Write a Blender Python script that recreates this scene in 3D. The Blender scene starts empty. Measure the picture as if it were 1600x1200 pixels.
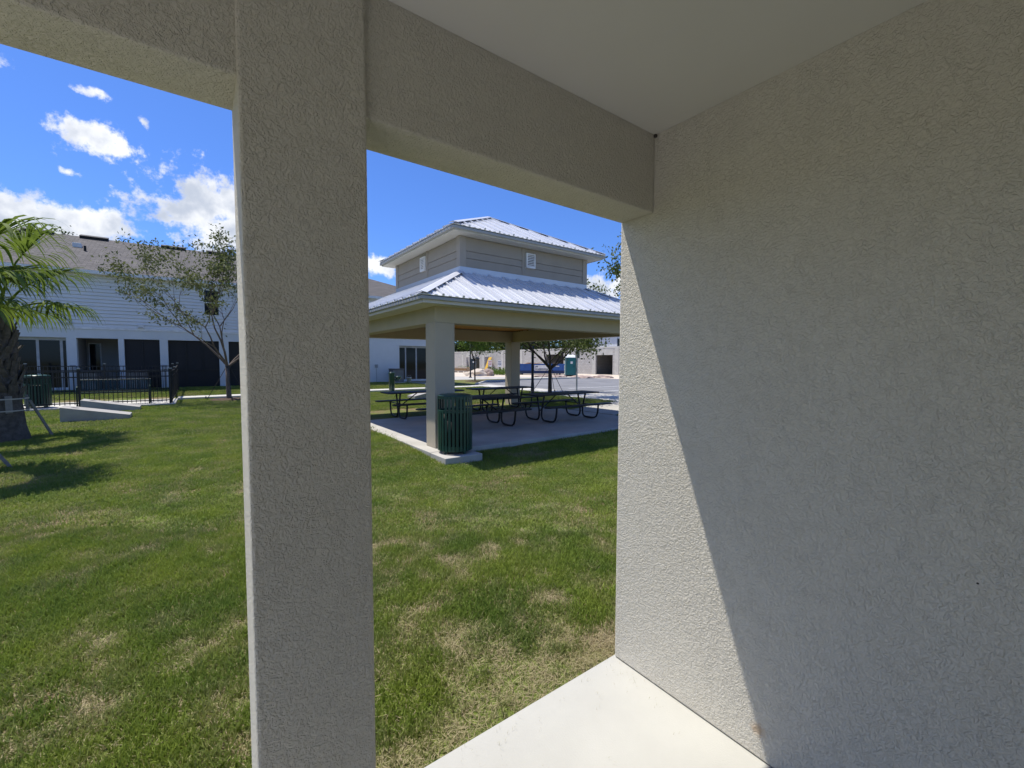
import bpy, bmesh, math, random
import numpy as np
from mathutils import Vector, Matrix, noise as mnoise

random.seed(7)
rng = np.random.default_rng(11)
scn = bpy.context.scene
col = scn.collection
R = math.radians

# ------------------------------------------------------------------ camera
FPX, CX, CY = 672.4, 800.0, 600.0            # focal length in photograph pixels (1600 x 1200)
PITCH, YAW, ROLL, EYE = .0522, .6278, .0023, 1.6
Fv = Vector((math.sin(YAW)*math.cos(PITCH), math.cos(YAW)*math.cos(PITCH), -math.sin(PITCH)))
R0 = Vector((math.cos(YAW), -math.sin(YAW), 0)); U0 = R0.cross(Fv)
Rv = R0*math.cos(ROLL)+U0*math.sin(ROLL); Uv = U0*math.cos(ROLL)-R0*math.sin(ROLL)
EYEP = Vector((0, 0, EYE))
cam = bpy.data.cameras.new('camera'); camo = bpy.data.objects.new('camera', cam); col.objects.link(camo)
M = Matrix((Rv, Uv, -Fv)).transposed().to_4x4(); M.translation = EYEP
camo.matrix_world = M
cam.sensor_fit = 'HORIZONTAL'; cam.sensor_width = 36.0; cam.lens = FPX/1600*36.0
cam.clip_start = .05; cam.clip_end = 3000
scn.camera = camo
scn.render.resolution_x = 1024; scn.render.resolution_y = 768

def ray(px, py): return Fv + Rv*((px-CX)/FPX) - Uv*((py-CY)/FPX)
def at(px, py, axis, v):                      # where the sight line of a pixel meets a known plane
    d = ray(px, py); t = (v-EYEP[axis])/d[axis]; return EYEP + d*t
def gnd(px, py, z=0.0): return at(px, py, 2, z)

# ------------------------------------------------------------------ sky, sun, exposure
SUN = Vector((-.21, .335, 1.0)).normalized()  # towards the sun
SUN_EL = math.asin(SUN.z); SUN_AZ = math.atan2(SUN.x, SUN.y)
scn.view_settings.view_transform = 'Standard'; scn.view_settings.look = 'None'
scn.view_settings.gamma = 1.0; scn.view_settings.use_curve_mapping = False
scn.view_settings.exposure = 0.85
sl = bpy.data.lights.new('sun', 'SUN'); sl.energy = 3.4; sl.angle = R(.53); sl.color = (1, .95, .86)
so = bpy.data.objects.new('sun', sl); col.objects.link(so)
so.rotation_euler = SUN.to_track_quat('Z', 'Y').to_euler()

world = bpy.data.worlds.new('World'); scn.world = world; world.use_nodes = True
world.cycles.sampling_method = 'NONE'
wt = world.node_tree; wt.nodes.clear()
def WN(t, **k):
    n = wt.nodes.new(t)
    for a, b in k.items(): setattr(n, a, b)
    return n
def wm(op, a, b=None, c=None, clamp=False):
    n = WN('ShaderNodeMath', operation=op, use_clamp=clamp)
    for i, v in enumerate((a, b, c)):
        if v is None: continue
        if isinstance(v, (int, float)): n.inputs[i].default_value = v
        else: wt.links.new(v, n.inputs[i])
    return n.outputs[0]
sky = WN('ShaderNodeTexSky', sky_type='NISHITA', sun_disc=False)
sky.sun_elevation = SUN_EL; sky.sun_rotation = SUN_AZ
sky.altitude = 20; sky.air_density = 1.0; sky.dust_density = .35; sky.ozone_density = 2.5
tc = WN('ShaderNodeTexCoord')
sep = WN('ShaderNodeSeparateXYZ'); wt.links.new(tc.outputs['Generated'], sep.inputs[0])
AZ = wm('ARCTAN2', sep.outputs[0], sep.outputs[1])
EL = wm('ARCSINE', wm('MINIMUM', wm('MAXIMUM', sep.outputs[2], -1.0), 1.0))
# domain warp of the cloud field
cv = WN('ShaderNodeCombineXYZ'); wt.links.new(AZ, cv.inputs[0]); wt.links.new(EL, cv.inputs[1])
def wnoise(scale, detail, rough, off):
    n = WN('ShaderNodeTexNoise'); n.noise_dimensions = '3D'
    n.inputs['Scale'].default_value = scale; n.inputs['Detail'].default_value = detail; n.inputs['Roughness'].default_value = rough
    mp = WN('ShaderNodeVectorMath', operation='ADD'); mp.inputs[1].default_value = off
    wt.links.new(cv.outputs[0], mp.inputs[0]); wt.links.new(mp.outputs[0], n.inputs['Vector'])
    return n.outputs[0]
NF = wnoise(24, 8, .66, (3.1, 1.7, .4))
NS = wnoise(16, 3, .55, (1.3, 7.7, 5.4))
WN_ = wnoise(14, 2, .5, (0, 0, 8.0))
WX = wm('MULTIPLY', wm('SUBTRACT', WN_, .5), .05)
WY = wm('MULTIPLY', wm('SUBTRACT', NS, .5), .03)
AZw = wm('ADD', AZ, WX); ELw = wm('ADD', EL, WY)
# azimuth, elevation, half width, half height (degrees), weight
CLOUDS = [(2.4, 16.6, 5.2, 2.6, 1), (-.4, 15.6, 4.0, 1.7, .95), (-4.0, 16.0, 2.8, .9, .75), (3.0, 14.0, 3.6, 2.2, .95), (-6.6, 16.3, 1.2, .5, .55),
          (-7.6, 19.9, 2.4, 1.35, .95), (-6.2, 19.4, 1.6, .9, .85),
          (-10.5, 12.2, 4.2, 1.9, 1), (-8.0, 12.4, 2.6, 1.5, .95), (-13, 11.6, 3.5, 1.6, .9),
          (-3.4, 22.6, .75, .8, .62), (-7.9, 23.5, 1.5, .6, .5), (-8.9, 16.6, .8, .5, .55),
          (18.8, 11.6, 2.4, 1.0, .8), (47.6, 8.6, 3.0, 2.0, .95), (50, 9.6, 2.4, 1.2, .9), (35, 19.0, 1.4, .4, .3)]
CLOUDS += [(a, e, w*1.15, h*1.15, k) for a, e, w, h, k in ((80, 15, 8, 3, 1), (100, 22, 6, 2, .9), (135, 14, 10, 3, 1), (165, 25, 6, 2.2, .9), (-30, 13, 6, 2.2, 1),  # clouds outside the view; those at left added to brighten the shelter wall
          (-45, 20, 5, 2, .9), (-75, 14, 9, 3, 1), (-110, 24, 6, 2, .9), (-140, 13, 10, 3, 1), (-24, 24, 6, 2.4, 1), (-60, 30, 8, 4, 1), (-95, 17, 9, 4, 1), (-85, 38, 9, 5, 1), (-120, 34, 8, 4, 1), (-36, 8, 7, 2.5, 1), (-58, 10, 7, 2.6, 1), (110, 36, 8, 4, 1))]
dens = None; under = None
for a, e, w, h, k in CLOUDS:
    dx = wm('DIVIDE', wm('SUBTRACT', AZw, R(a)), R(w*1.5)); dy = wm('DIVIDE', wm('SUBTRACT', ELw, R(e)), R(h*1.5))
    dd = wm('SUBTRACT', k, wm('SQRT', wm('ADD', wm('MULTIPLY', dx, dx), wm('MULTIPLY', dy, dy))))
    dens = dd if dens is None else wm('MAXIMUM', dens, dd)
dens = wm('MAXIMUM', dens, -2.0)
fld = wm('ADD', dens, wm('MULTIPLY', wm('SUBTRACT', NF, .5), 2.7))
mr = WN('ShaderNodeMapRange', interpolation_type='SMOOTHSTEP'); wt.links.new(fld, mr.inputs[0])
mr.inputs[1].default_value = .02; mr.inputs[2].default_value = .55
alpha = mr.outputs[0]
shd = WN('ShaderNodeMapRange', interpolation_type='SMOOTHSTEP')
wt.links.new(wm('ADD', wm('MULTIPLY', NS, 1.5), wm('MULTIPLY', fld, .32)), shd.inputs[0])
shd.inputs[1].default_value = .68; shd.inputs[2].default_value = 1.30
cc = WN('ShaderNodeMix', data_type='RGBA'); wt.links.new(shd.outputs[0], cc.inputs[0])
cc.inputs[6].default_value = (4.9, 5.0, 5.2, 1); cc.inputs[7].default_value = (2.7, 3.0, 3.6, 1)  # cloud self-shading put into the colour as a grey mix
tint = WN('ShaderNodeMix', data_type='RGBA', blend_type='MULTIPLY'); tint.inputs[0].default_value = 1
wt.links.new(sky.outputs[0], tint.inputs[6]); tint.inputs[7].default_value = (.315, .48, .81, 1)
mx = WN('ShaderNodeMix', data_type='RGBA'); wt.links.new(alpha, mx.inputs[0])
wt.links.new(tint.outputs[2], mx.inputs[6]); wt.links.new(cc.outputs[2], mx.inputs[7])
bg = WN('ShaderNodeBackground'); bg.inputs[1].default_value = .12
wt.links.new(mx.outputs[2], bg.inputs[0])
wo = WN('ShaderNodeOutputWorld'); wt.links.new(bg.outputs[0], wo.inputs[0])

# ------------------------------------------------------------------ materials
MATS = {}
def mat(name, c, rough=.7, c2=None, scale=4, bump=0, bscale=60, bdist=.004, metal=0, spec=.4, kind='noise', detail=4, rsp=0):
    m = bpy.data.materials.new(name); m.use_nodes = True; t = m.node_tree; N = t.nodes; L = t.links
    b = N['Principled BSDF']; b.inputs['Roughness'].default_value = rough; b.inputs['Metallic'].default_value = metal
    b.inputs['Specular IOR Level'].default_value = spec
    c2 = c2 or tuple(v*.8 for v in c)
    co = N.new('ShaderNodeTexCoord')
    n1 = N.new('ShaderNodeTexNoise'); n1.inputs['Scale'].default_value = scale; n1.inputs['Detail'].default_value = detail; n1.inputs['Roughness'].default_value = .6
    L.new(co.outputs['Object'], n1.inputs['Vector'])
    r = N.new('ShaderNodeValToRGB'); r.color_ramp.elements[0].position = .35; r.color_ramp.elements[1].position = .65
    r.color_ramp.elements[0].color = (*c2, 1); r.color_ramp.elements[1].color = (*c, 1)
    L.new(n1.outputs[0], r.inputs[0]); L.new(r.outputs[0], b.inputs['Base Color'])
    if bump:
        n2 = N.new('ShaderNodeTexNoise'); n2.inputs['Scale'].default_value = bscale; n2.inputs['Detail'].default_value = 4
        L.new(co.outputs['Object'], n2.inputs['Vector'])
        bp = N.new('ShaderNodeBump'); bp.inputs['Strength'].default_value = bump; bp.inputs['Distance'].default_value = bdist
        L.new(n2.outputs[0], bp.inputs['Height']); L.new(bp.outputs[0], b.inputs['Normal'])
    MATS[name] = m; return m

def stucco(name, c, c2, depth, sc):
    m = mat(name, c, .78, c2, 1.3, spec=.3); t = m.node_tree; N = t.nodes; L = t.links; b = N['Principled BSDF']
    geo = N.new('ShaderNodeNewGeometry')
    wn = N.new('ShaderNodeTexNoise'); wn.inputs['Scale'].default_value = sc*.5; wn.inputs['Detail'].default_value = 2
    L.new(geo.outputs['Position'], wn.inputs['Vector'])
    wv = N.new('ShaderNodeVectorMath'); wv.operation = 'MULTIPLY_ADD'; wv.inputs[1].default_value = (.03,)*3
    L.new(wn.outputs['Color'], wv.inputs[0]); L.new(geo.outputs['Position'], wv.inputs[2])
    a = N.new('ShaderNodeTexNoise'); a.inputs['Scale'].default_value = sc; a.inputs['Detail'].default_value = 2.0; a.inputs['Roughness'].default_value = .55
    L.new(wv.outputs[0], a.inputs['Vector'])
    rr = N.new('ShaderNodeValToRGB'); rr.color_ramp.elements[0].position = .38; rr.color_ramp.elements[1].position = .62
    L.new(a.outputs[0], rr.inputs[0])
    g = N.new('ShaderNodeTexNoise'); g.inputs['Scale'].default_value = sc*6; g.inputs['Detail'].default_value = 3
    L.new(geo.outputs['Position'], g.inputs['Vector'])
    pm_ = N.new('ShaderNodeTexNoise'); pm_.inputs['Scale'].default_value = 22; pm_.inputs['Detail'].default_value = 3; L.new(geo.outputs['Position'], pm_.inputs['Vector'])
    pr = N.new('ShaderNodeMapRange'); pr.inputs[1].default_value = .35; pr.inputs[2].default_value = .65; pr.inputs[3].default_value = .6; pr.inputs[4].default_value = 1; L.new(pm_.outputs[0], pr.inputs[0])
    tw = N.new('ShaderNodeMath'); tw.operation = 'MULTIPLY'; L.new(rr.outputs[0], tw.inputs[0]); L.new(pr.outputs[0], tw.inputs[1])
    ad = N.new('ShaderNodeMath'); ad.operation = 'MULTIPLY_ADD'; ad.inputs[1].default_value = .18
    L.new(g.outputs[0], ad.inputs[0]); L.new(tw.outputs[0], ad.inputs[2])
    bp = N.new('ShaderNodeBump'); bp.inputs['Strength'].default_value = 1; bp.inputs['Distance'].default_value = depth
    L.new(ad.outputs[0], bp.inputs['Height']); L.new(bp.outputs[0], b.inputs['Normal'])
    # small rust stain low on the wall
    vd = N.new('ShaderNodeVectorMath'); vd.operation = 'DISTANCE'; L.new(wv.outputs[0], vd.inputs[0]); vd.inputs[1].default_value = (1.795, .775, .135)
    sm = N.new('ShaderNodeMapRange'); sm.inputs[1].default_value = .012; sm.inputs[2].default_value = .035; sm.inputs[3].default_value = .55; sm.inputs[4].default_value = 0; L.new(vd.outputs['Value'], sm.inputs[0])
    mz = N.new('ShaderNodeMix'); mz.data_type = 'RGBA'; L.new(sm.outputs[0], mz.inputs[0]); L.new(b.inputs['Base Color'].links[0].from_socket, mz.inputs[6]); mz.inputs[7].default_value = (.42, .24, .10, 1); L.new(mz.outputs[2], b.inputs['Base Color'])
    # sparse dark pits
    v = N.new('ShaderNodeTexVoronoi'); v.inputs['Scale'].default_value = 3.1; L.new(geo.outputs['Position'], v.inputs['Vector'])
    lt = N.new('ShaderNodeMath'); lt.operation = 'LESS_THAN'; lt.inputs[1].default_value = .011; L.new(v.outputs['Distance'], lt.inputs[0])
    mx = N.new('ShaderNodeMix'); mx.data_type = 'RGBA'; L.new(lt.outputs[0], mx.inputs[0])
    src = b.inputs['Base Color'].links[0].from_socket
    L.new(src, mx.inputs[6]); mx.inputs[7].default_value = (.06, .05, .04, 1); L.new(mx.outputs[2], b.inputs['Base Color'])
    return m

stucco('stucco', (.66, .622, .535), (.63, .592, .508), .0034, 105)
stucco('stucco_fine', (.45, .39, .295), (.425, .37, .28), .0010, 150)
mat('ceiling_paint', (.70, .68, .62), .85, (.67, .65, .59), 1.2, .15, 200, .001)
mat('slab_white', (.44, .435, .40), .75, (.385, .38, .35), 1.4, .5, 140, .0015, detail=9)
mat('concrete', (.44, .42, .38), .85, (.36, .345, .31), 1.6, .4, 90, .002)
mat('concrete_pale', (.52, .505, .47), .85, (.44, .425, .39), 1.8, .4, 90, .002)
mat('board_concrete', (.36, .345, .32), .8, (.30, .285, .265), 3, .3, 120, .002)
mat('asphalt', (.20, .20, .205), .9, (.15, .15, .155), .6, .5, 180, .003)
mat('line_paint', (.75, .75, .73), .7, (.6, .6, .58), 6)
mat('sand', (.60, .52, .42), .95, (.48, .41, .33), .5, .8, 6, .03)
mat('beam_tan', (.44, .385, .275), .8, (.41, .36, .255), 2, .3, 150, .0015)
mat('soffit', (.55, .53, .47), .7, (.52, .50, .44), 2)
mat('gutter', (.34, .345, .335), .45, (.31, .315, .305), 2)
mat('siding_tan', (.34, .30, .245), .65, (.32, .282, .23), 3, .15, 80, .002)
mat('trim_tan', (.37, .33, .275), .65, (.35, .31, .26), 3)
mat('galvalume', (.70, .71, .73), .36, (.64, .65, .68), 1.5, metal=.25, spec=.5)
mat('flashing', (.55, .58, .63), .4, (.5, .53, .58), 1.5, metal=.5)
mat('vent_white', (.80, .80, .78), .5)
mat('wood_ceiling', (.64, .32, .12), .5, (.50, .23, .08), 9)
mat('green_metal', (.014, .06, .045), .32, (.011, .05, .037), 6, spec=.5)
mat('green_dark', (.012, .035, .028), .4, (.01, .028, .022), 6)
mat('table_black', (.018, .020, .022), .6, (.016, .018, .02), 8, .2, 300, .001)
mat('tube_black', (.014, .015, .016), .4)
mat('black_metal', (.012, .012, .013), .45)
mat('liner', (.01, .01, .011), .6)
mat('house_white', (.66, .68, .70), .7, (.62, .64, .66), 1.5, .15, 60, .002)
mat('house_stucco', (.60, .63, .645), .85, (.56, .59, .605), 1.2, .4, 120, .003)
mat('house_trim', (.72, .74, .76), .6)
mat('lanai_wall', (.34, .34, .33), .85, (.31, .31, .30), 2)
mat('screen', (.012, .012, .014), .6)
mat('glass', (.012, .014, .015), .05, (.01, .012, .013), 1, spec=.25)
mat('alu_frame', (.42, .43, .44), .4)
mat('black_roofvent', (.015, .015, .016), .7)
mat('pipe_white', (.75, .75, .74), .5)
mat('ac_grey', (.12, .12, .125), .5, (.09, .09, .095), 10)
mat('box_grey', (.33, .35, .36), .5)
mat('mulch', (.10, .062, .04), .95, (.055, .034, .022), 18, 1, 40, .03)
mat('bark', (.16, .125, .10), .9, (.10, .078, .062), 14, .6, 50, .008)
mat('bark_dark', (.075, .06, .05), .9, (.05, .04, .033), 14, .6, 50, .008)
mat('palm_bark', (.13, .115, .10), .95, (.07, .06, .05), 12, .8, 40, .012)
mat('lumber', (.26, .25, .235), .85, (.20, .19, .18), 12)
mat('strap', (.45, .43, .38), .6)
mat('dumpster_blue', (.035, .115, .36), .5, (.03, .09, .29), 3)
mat('dumpster_navy', (.015, .035, .11), .55)
mat('sign_white', (.80, .80, .79), .5)
mat('sign_ink', (.06, .08, .14), .6)
mat('sign_red', (.55, .05, .05), .6)
mat('porta_teal', (.01, .13, .14), .5, (.008, .11, .12), 3)
mat('porta_roof', (.78, .80, .82), .45)
mat('porta_dark', (.015, .03, .04), .5)
mat('yellow_panel', (.62, .38, .035), .6, (.5, .3, .03), 4)
mat('lumber_new', (.42, .26, .12), .8, (.34, .20, .09), 8)
mat('rubble', (.42, .33, .28), .95, (.28, .21, .18), 2.5, 1, 12, .05)
mat('unlit_void', (.02, .02, .02), .9)  # near-black: the shade of unlit recesses put into the colour
mat('galv_post', (.35, .37, .36), .45, metal=.4)
mat('pot', (.7, .7, .7), .5)

def leafmat(name, c, c2, trans=.35, inst=False, nsc=7):
    m = bpy.data.materials.new(name); m.use_nodes = True; t = m.node_tree; N = t.nodes; L = t.links
    b = N['Principled BSDF']; b.inputs['Roughness'].default_value = .6; b.inputs['Specular IOR Level'].default_value = .2
    out = N['Material Output']
    co = N.new('ShaderNodeNewGeometry')
    n1 = N.new('ShaderNodeTexWhiteNoise' if False else 'ShaderNodeTexNoise'); n1.inputs['Scale'].default_value = nsc; n1.inputs['Detail'].default_value = 6
    L.new(co.outputs['Position'], n1.inputs['Vector'])
    r = N.new('ShaderNodeValToRGB'); r.color_ramp.elements[0].position = .35; r.color_ramp.elements[1].position = .65
    r.color_ramp.elements[0].color = (*c2, 1); r.color_ramp.elements[1].color = (*c, 1)
    L.new(n1.outputs[0], r.inputs[0]); src = r.outputs[0]
    if inst:
        at_ = N.new('ShaderNodeAttribute'); at_.attribute_type = 'INSTANCER'; at_.attribute_name = 'dry'
        mx = N.new('ShaderNodeMix'); mx.data_type = 'RGBA'; L.new(at_.outputs['Fac'], mx.inputs[0]); L.new(src, mx.inputs[6])
        mx.inputs[7].default_value = inst; src = mx.outputs[2]
    L.new(src, b.inputs['Base Color'])
    tr = N.new('ShaderNodeBsdfTranslucent'); L.new(src, tr.inputs[0])
    ms = N.new('ShaderNodeMixShader'); ms.inputs[0].default_value = trans
    L.new(b.outputs[0], ms.inputs[1]); L.new(tr.outputs[0], ms.inputs[2]); L.new(ms.outputs[0], out.inputs[0])
    MATS[name] = m; return m
leafmat('grass_blade', (.25, .315, .05), (.15, .225, .04), .35, (.44, .36, .225, 1), 1.6)
leafmat('leaf_myrtle', (.15, .17, .06), (.09, .11, .035), .35)
leafmat('leaf_oak', (.13, .165, .045), (.07, .10, .025), .35)
leafmat('leaf_bright', (.13, .20, .03), (.08, .14, .02), .35)
leafmat('leaf_wood', (.05, .075, .022), (.03, .045, .014), .2)
leafmat('leaf_palm', (.17, .23, .035), (.09, .14, .022), .4)

# brick-like materials: shingles and concrete blocks
def brickmat(name, c1, c2, mortar, bw, bh, msize, axes, bump):
    m = bpy.data.materials.new(name); m.use_nodes = True; t = m.node_tree; N = t.nodes; L = t.links
    b = N['Principled BSDF']; b.inputs['Roughness'].default_value = .9
    geo = N.new('ShaderNodeNewGeometry'); s = N.new('ShaderNodeSeparateXYZ'); L.new(geo.outputs['Position'], s.inputs[0])
    cb = N.new('ShaderNodeCombineXYZ'); L.new(s.outputs[axes[0]], cb.inputs[0]); L.new(s.outputs[axes[1]], cb.inputs[1])
    bt = N.new('ShaderNodeTexBrick'); bt.inputs['Scale'].default_value = 1; bt.inputs['Brick Width'].default_value = bw; bt.inputs['Row Height'].default_value = bh
    bt.inputs['Mortar Size'].default_value = msize; bt.inputs['Color1'].default_value = (*c1, 1); bt.inputs['Color2'].default_value = (*c2, 1); bt.inputs['Mortar'].default_value = (*mortar, 1)
    L.new(cb.outputs[0], bt.inputs['Vector'])
    n = N.new('ShaderNodeTexNoise'); n.inputs['Scale'].default_value = 2.2; n.inputs['Detail'].default_value = 8; n.inputs['Roughness'].default_value = .75; L.new(geo.outputs['Position'], n.inputs['Vector'])
    mr_ = N.new('ShaderNodeMapRange'); mr_.inputs[3].default_value = .72; mr_.inputs[4].default_value = 1.28; L.new(n.outputs[0], mr_.inputs[0])
    mx = N.new('ShaderNodeMix'); mx.data_type = 'RGBA'; mx.blend_type = 'MULTIPLY'; mx.inputs[0].default_value = 1
    L.new(bt.outputs[0], mx.inputs[6]); L.new(mr_.outputs[0], mx.inputs[7]); L.new(mx.outputs[2], b.inputs['Base Color'])
    bp = N.new('ShaderNodeBump'); bp.inputs['Strength'].default_value = bump; bp.inputs['Distance'].default_value = .01
    L.new(bt.outputs['Fac'], bp.inputs['Height']); bp.invert = True; L.new(bp.outputs[0], b.inputs['Normal'])
    MATS[name] = m
brickmat('shingles', (.13, .118, .112), (.08, .073, .070), (.052, .048, .046), .33, .13, .016, (0, 1), .6)
brickmat('block', (.46, .44, .42), (.40, .38, .36), (.28, .27, .26), .41, .205, .02, (1, 2), .7)
brickmat('block_side', (.46, .44, .42), (.40, .38, .36), (.28, .27, .26), .41, .205, .02, (0, 2), .7)

def ground_mat():
    m = bpy.data.materials.new('lawn_ground'); m.use_nodes = True; t = m.node_tree; N = t.nodes; L = t.links
    b = N['Principled BSDF']; b.inputs['Roughness'].default_value = .95; b.inputs['Specular IOR Level'].default_value = .1
    geo = N.new('ShaderNodeNewGeometry')
    def nz(s, d, o=0):
        n = N.new('ShaderNodeTexNoise'); n.inputs['Scale'].default_value = s; n.inputs['Detail'].default_value = d; n.inputs['Roughness'].default_value = .65
        L.new(geo.outputs['Position'], n.inputs['Vector']); return n.outputs[0]
    r1 = N.new('ShaderNodeValToRGB'); L.new(nz(45, 6), r1.inputs[0])
    e = r1.color_ramp.elements; e[0].position = .36; e[0].color = (.06, .05, .025, 1); e[1].position = .66; e[1].color = (.30, .23, .13, 1)
    r2 = N.new('ShaderNodeValToRGB'); L.new(nz(30, 6), r2.inputs[0])
    e = r2.color_ramp.elements; e[0].position = .35; e[0].color = (.06, .085, .018, 1); e[1].position = .65; e[1].color = (.17, .22, .045, 1)
    f = N.new('ShaderNodeValToRGB'); L.new(nz(.9, 5), f.inputs[0]); f.color_ramp.elements[0].position = .42; f.color_ramp.elements[1].position = .6
    mx = N.new('ShaderNodeMix'); mx.data_type = 'RGBA'; L.new(f.outputs[0], mx.inputs[0]); L.new(r2.outputs[0], mx.inputs[6]); L.new(r1.outputs[0], mx.inputs[7])
    L.new(mx.outputs[2], b.inputs['Base Color'])
    bp = N.new('ShaderNodeBump'); bp.inputs['Strength'].default_value = .8; bp.inputs['Distance'].default_value = .03
    L.new(nz(40, 6), bp.inputs['Height']); L.new(bp.outputs[0], b.inputs['Normal'])
    MATS['lawn_ground'] = m
ground_mat()

# ------------------------------------------------------------------ helpers
OFF = {}
class MB:
    def __init__(s): s.v = []; s.f = []
    def add(s, vs, fs):
        o = len(s.v); s.v += [tuple(p) for p in vs]; s.f += [tuple(i+o for i in f) for f in fs]; return s
    def box(s, x0, x1, y0, y1, z0, z1):
        return s.add([(x0,y0,z0),(x1,y0,z0),(x1,y1,z0),(x0,y1,z0),(x0,y0,z1),(x1,y0,z1),(x1,y1,z1),(x0,y1,z1)],
                     [(3,2,1,0),(4,5,6,7),(0,1,5,4),(1,2,6,5),(2,3,7,6),(3,0,4,7)])
    def bar(s, a, b, w, h, up=(0,0,1)):                      # rectangular bar from a to b
        a = Vector(a); b = Vector(b); d = (b-a).normalized(); u = Vector(up)
        if abs(d.dot(u)) > .98: u = Vector((1,0,0))
        x = d.cross(u).normalized(); y = x.cross(d).normalized()
        P = [p + x*(sx*w/2) + y*(sy*h/2) for p in (a, b) for sx, sy in ((-1,-1),(1,-1),(1,1),(-1,1))]
        return s.add(P, [(3,2,1,0),(4,5,6,7),(0,1,5,4),(1,2,6,5),(2,3,7,6),(3,0,4,7)])
    def prism(s, poly, z0, z1):
        n = len(poly)
        return s.add([(x,y,z0) for x,y in poly]+[(x,y,z1) for x,y in poly], [tuple(range(n))[::-1], tuple(range(n,2*n))]+[(i,(i+1)%n,n+(i+1)%n,n+i) for i in range(n)])
    def slabpoly(s, pts, thick):                             # thick sheet from 3d polygon, extruded along -normal
        P = [Vector(p) for p in pts]; n = Vector((0,0,0))
        for i in range(len(P)): n += (P[i]-P[0]).cross(P[(i+1)%len(P)]-P[0])
        n.normalize(); k = len(P)
        return s.add(P+[p-n*thick for p in P], [tuple(range(k)), tuple(range(k,2*k))[::-1]]+[(i,k+i,k+(i+1)%k,(i+1)%k) for i in range(k)])
    def tube(s, path, rad, n=8, cap=True):
        P = [Vector(p) for p in path]; 
        if not hasattr(rad, '__len__'): rad = [rad]*len(P)
        o = len(s.v); ref = None
        for i, p in enumerate(P):
            d = (P[min(i+1,len(P)-1)]-P[max(i-1,0)]).normalized()
            if ref is None: ref = Vector((1,0,0)) if abs(d.x) < .8 else Vector((0,1,0))
            x = (ref - d*ref.dot(d)).normalized(); y = d.cross(x); ref = x
            for k in range(n):
                a = 2*math.pi*k/n; s.v.append(tuple(p + (x*math.cos(a)+y*math.sin(a))*rad[i]))
        for i in range(len(P)-1):
            for k in range(n):
                k2 = (k+1)%n; s.f.append((o+i*n+k, o+i*n+k2, o+(i+1)*n+k2, o+(i+1)*n+k))
        if cap:
            s.f.append(tuple(o+k for k in range(n))[::-1]); s.f.append(tuple(o+(len(P)-1)*n+k for k in range(n)))
        return s
    def lathe(s, prof, n=24, c=(0,0)):
        o = len(s.v)
        for r, z in prof:
            for k in range(n):
                a = 2*math.pi*k/n; s.v.append((c[0]+r*math.cos(a), c[1]+r*math.sin(a), z))
        for i in range(len(prof)-1):
            for k in range(n):
                k2 = (k+1)%n; s.f.append((o+i*n+k, o+i*n+k2, o+(i+1)*n+k2, o+(i+1)*n+k))
        return s
    def mesh(s, name, m, smooth=False):
        me = bpy.data.meshes.new(name); me.from_pydata(s.v, [], s.f); me.materials.append(MATS[m])
        if smooth: me.polygons.foreach_set('use_smooth', [True]*len(me.polygons))
        me.update(); return me
    def build(s, name, m, parent=None, smooth=False, bevel=0, world=True):
        if parent is not None and world:
            o = OFF.get(root_of(parent).name, (0,0,0)); s.v = [(a-o[0], b-o[1], c-o[2]) for a, b, c in s.v]
        ob = bpy.data.objects.new(name, s.mesh(name, m, smooth)); col.objects.link(ob)
        if parent is not None: ob.parent = parent
        if bevel:
            bv = ob.modifiers.new('bevel', 'BEVEL'); bv.width = bevel; bv.segments = 2; bv.limit_method = 'ANGLE'
        return ob
def root_of(o):
    while o.parent is not None: o = o.parent
    return o
def tag(o, label=None, cat=None, group=None, kind=None):
    if label: o['label'] = label
    if cat: o['category'] = cat
    if group: o['group'] = group
    if kind: o['kind'] = kind
    return o
def thing(name, loc, label, cat, group=None):
    o = bpy.data.objects.new(name, None); col.objects.link(o); o.location = loc; OFF[o.name] = tuple(loc)
    o.empty_display_size = .2
    return tag(o, label, cat, group)
def inst(mesh_ob, parent, loc=(0,0,0), rot=(0,0,0), scale=(1,1,1)):
    c = mesh_ob.copy(); col.objects.link(c); c.parent = parent; c.location = loc; c.rotation_euler = rot; c.scale = scale; return c
def copy_tree(o, parent=None):
    c = o.copy(); col.objects.link(c); c.parent = parent
    for ch in list(o.children): copy_tree(ch, c)
    return c
def sst(t): t = max(0., min(1., t)); return t*t*(3-2*t)

# ------------------------------------------------------------------ terrain
def tz(x, y):
    z = -.06 + .06*sst((y-10)/8)
    z += -.17*math.exp(-((x-5)/4.2)**2-((y-5.4)/2.2)**2)
    z += .27*sst((y-20.5)/6)*(1-sst((x-14)/4))
    k = sst((x-10.3)/2); z = z*(1-k) + (.085*(1-sst((y-22)/3)) if x < 15.1 else 0.)*k
    return z
def axis_vals(lo, hi, d0, d1, step):
    a = list(np.arange(d0, d1+1e-6, step)); v = d1; s = step
    while v < hi: s *= 1.6; v += s; a.append(min(v, hi))
    v = d0; s = step
    while v > lo: s *= 1.6; v -= s; a.insert(0, max(v, lo))
    return a
g = MB(); XS = sorted(axis_vals(-900, 900, -14, 20, .5)+[15.04, 15.12]); YS = axis_vals(-900, 900, -6, 34, .5)
for y in YS:
    for x in XS: g.v.append((x, y, tz(x, y)))
for j in range(len(YS)-1):
    for i in range(len(XS)-1):
        a = j*len(XS)+i; g.f.append((a, a+1, a+1+len(XS), a+len(XS)))
tag(g.build('lawn_ground', 'lawn_ground', smooth=True), kind='structure')

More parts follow.
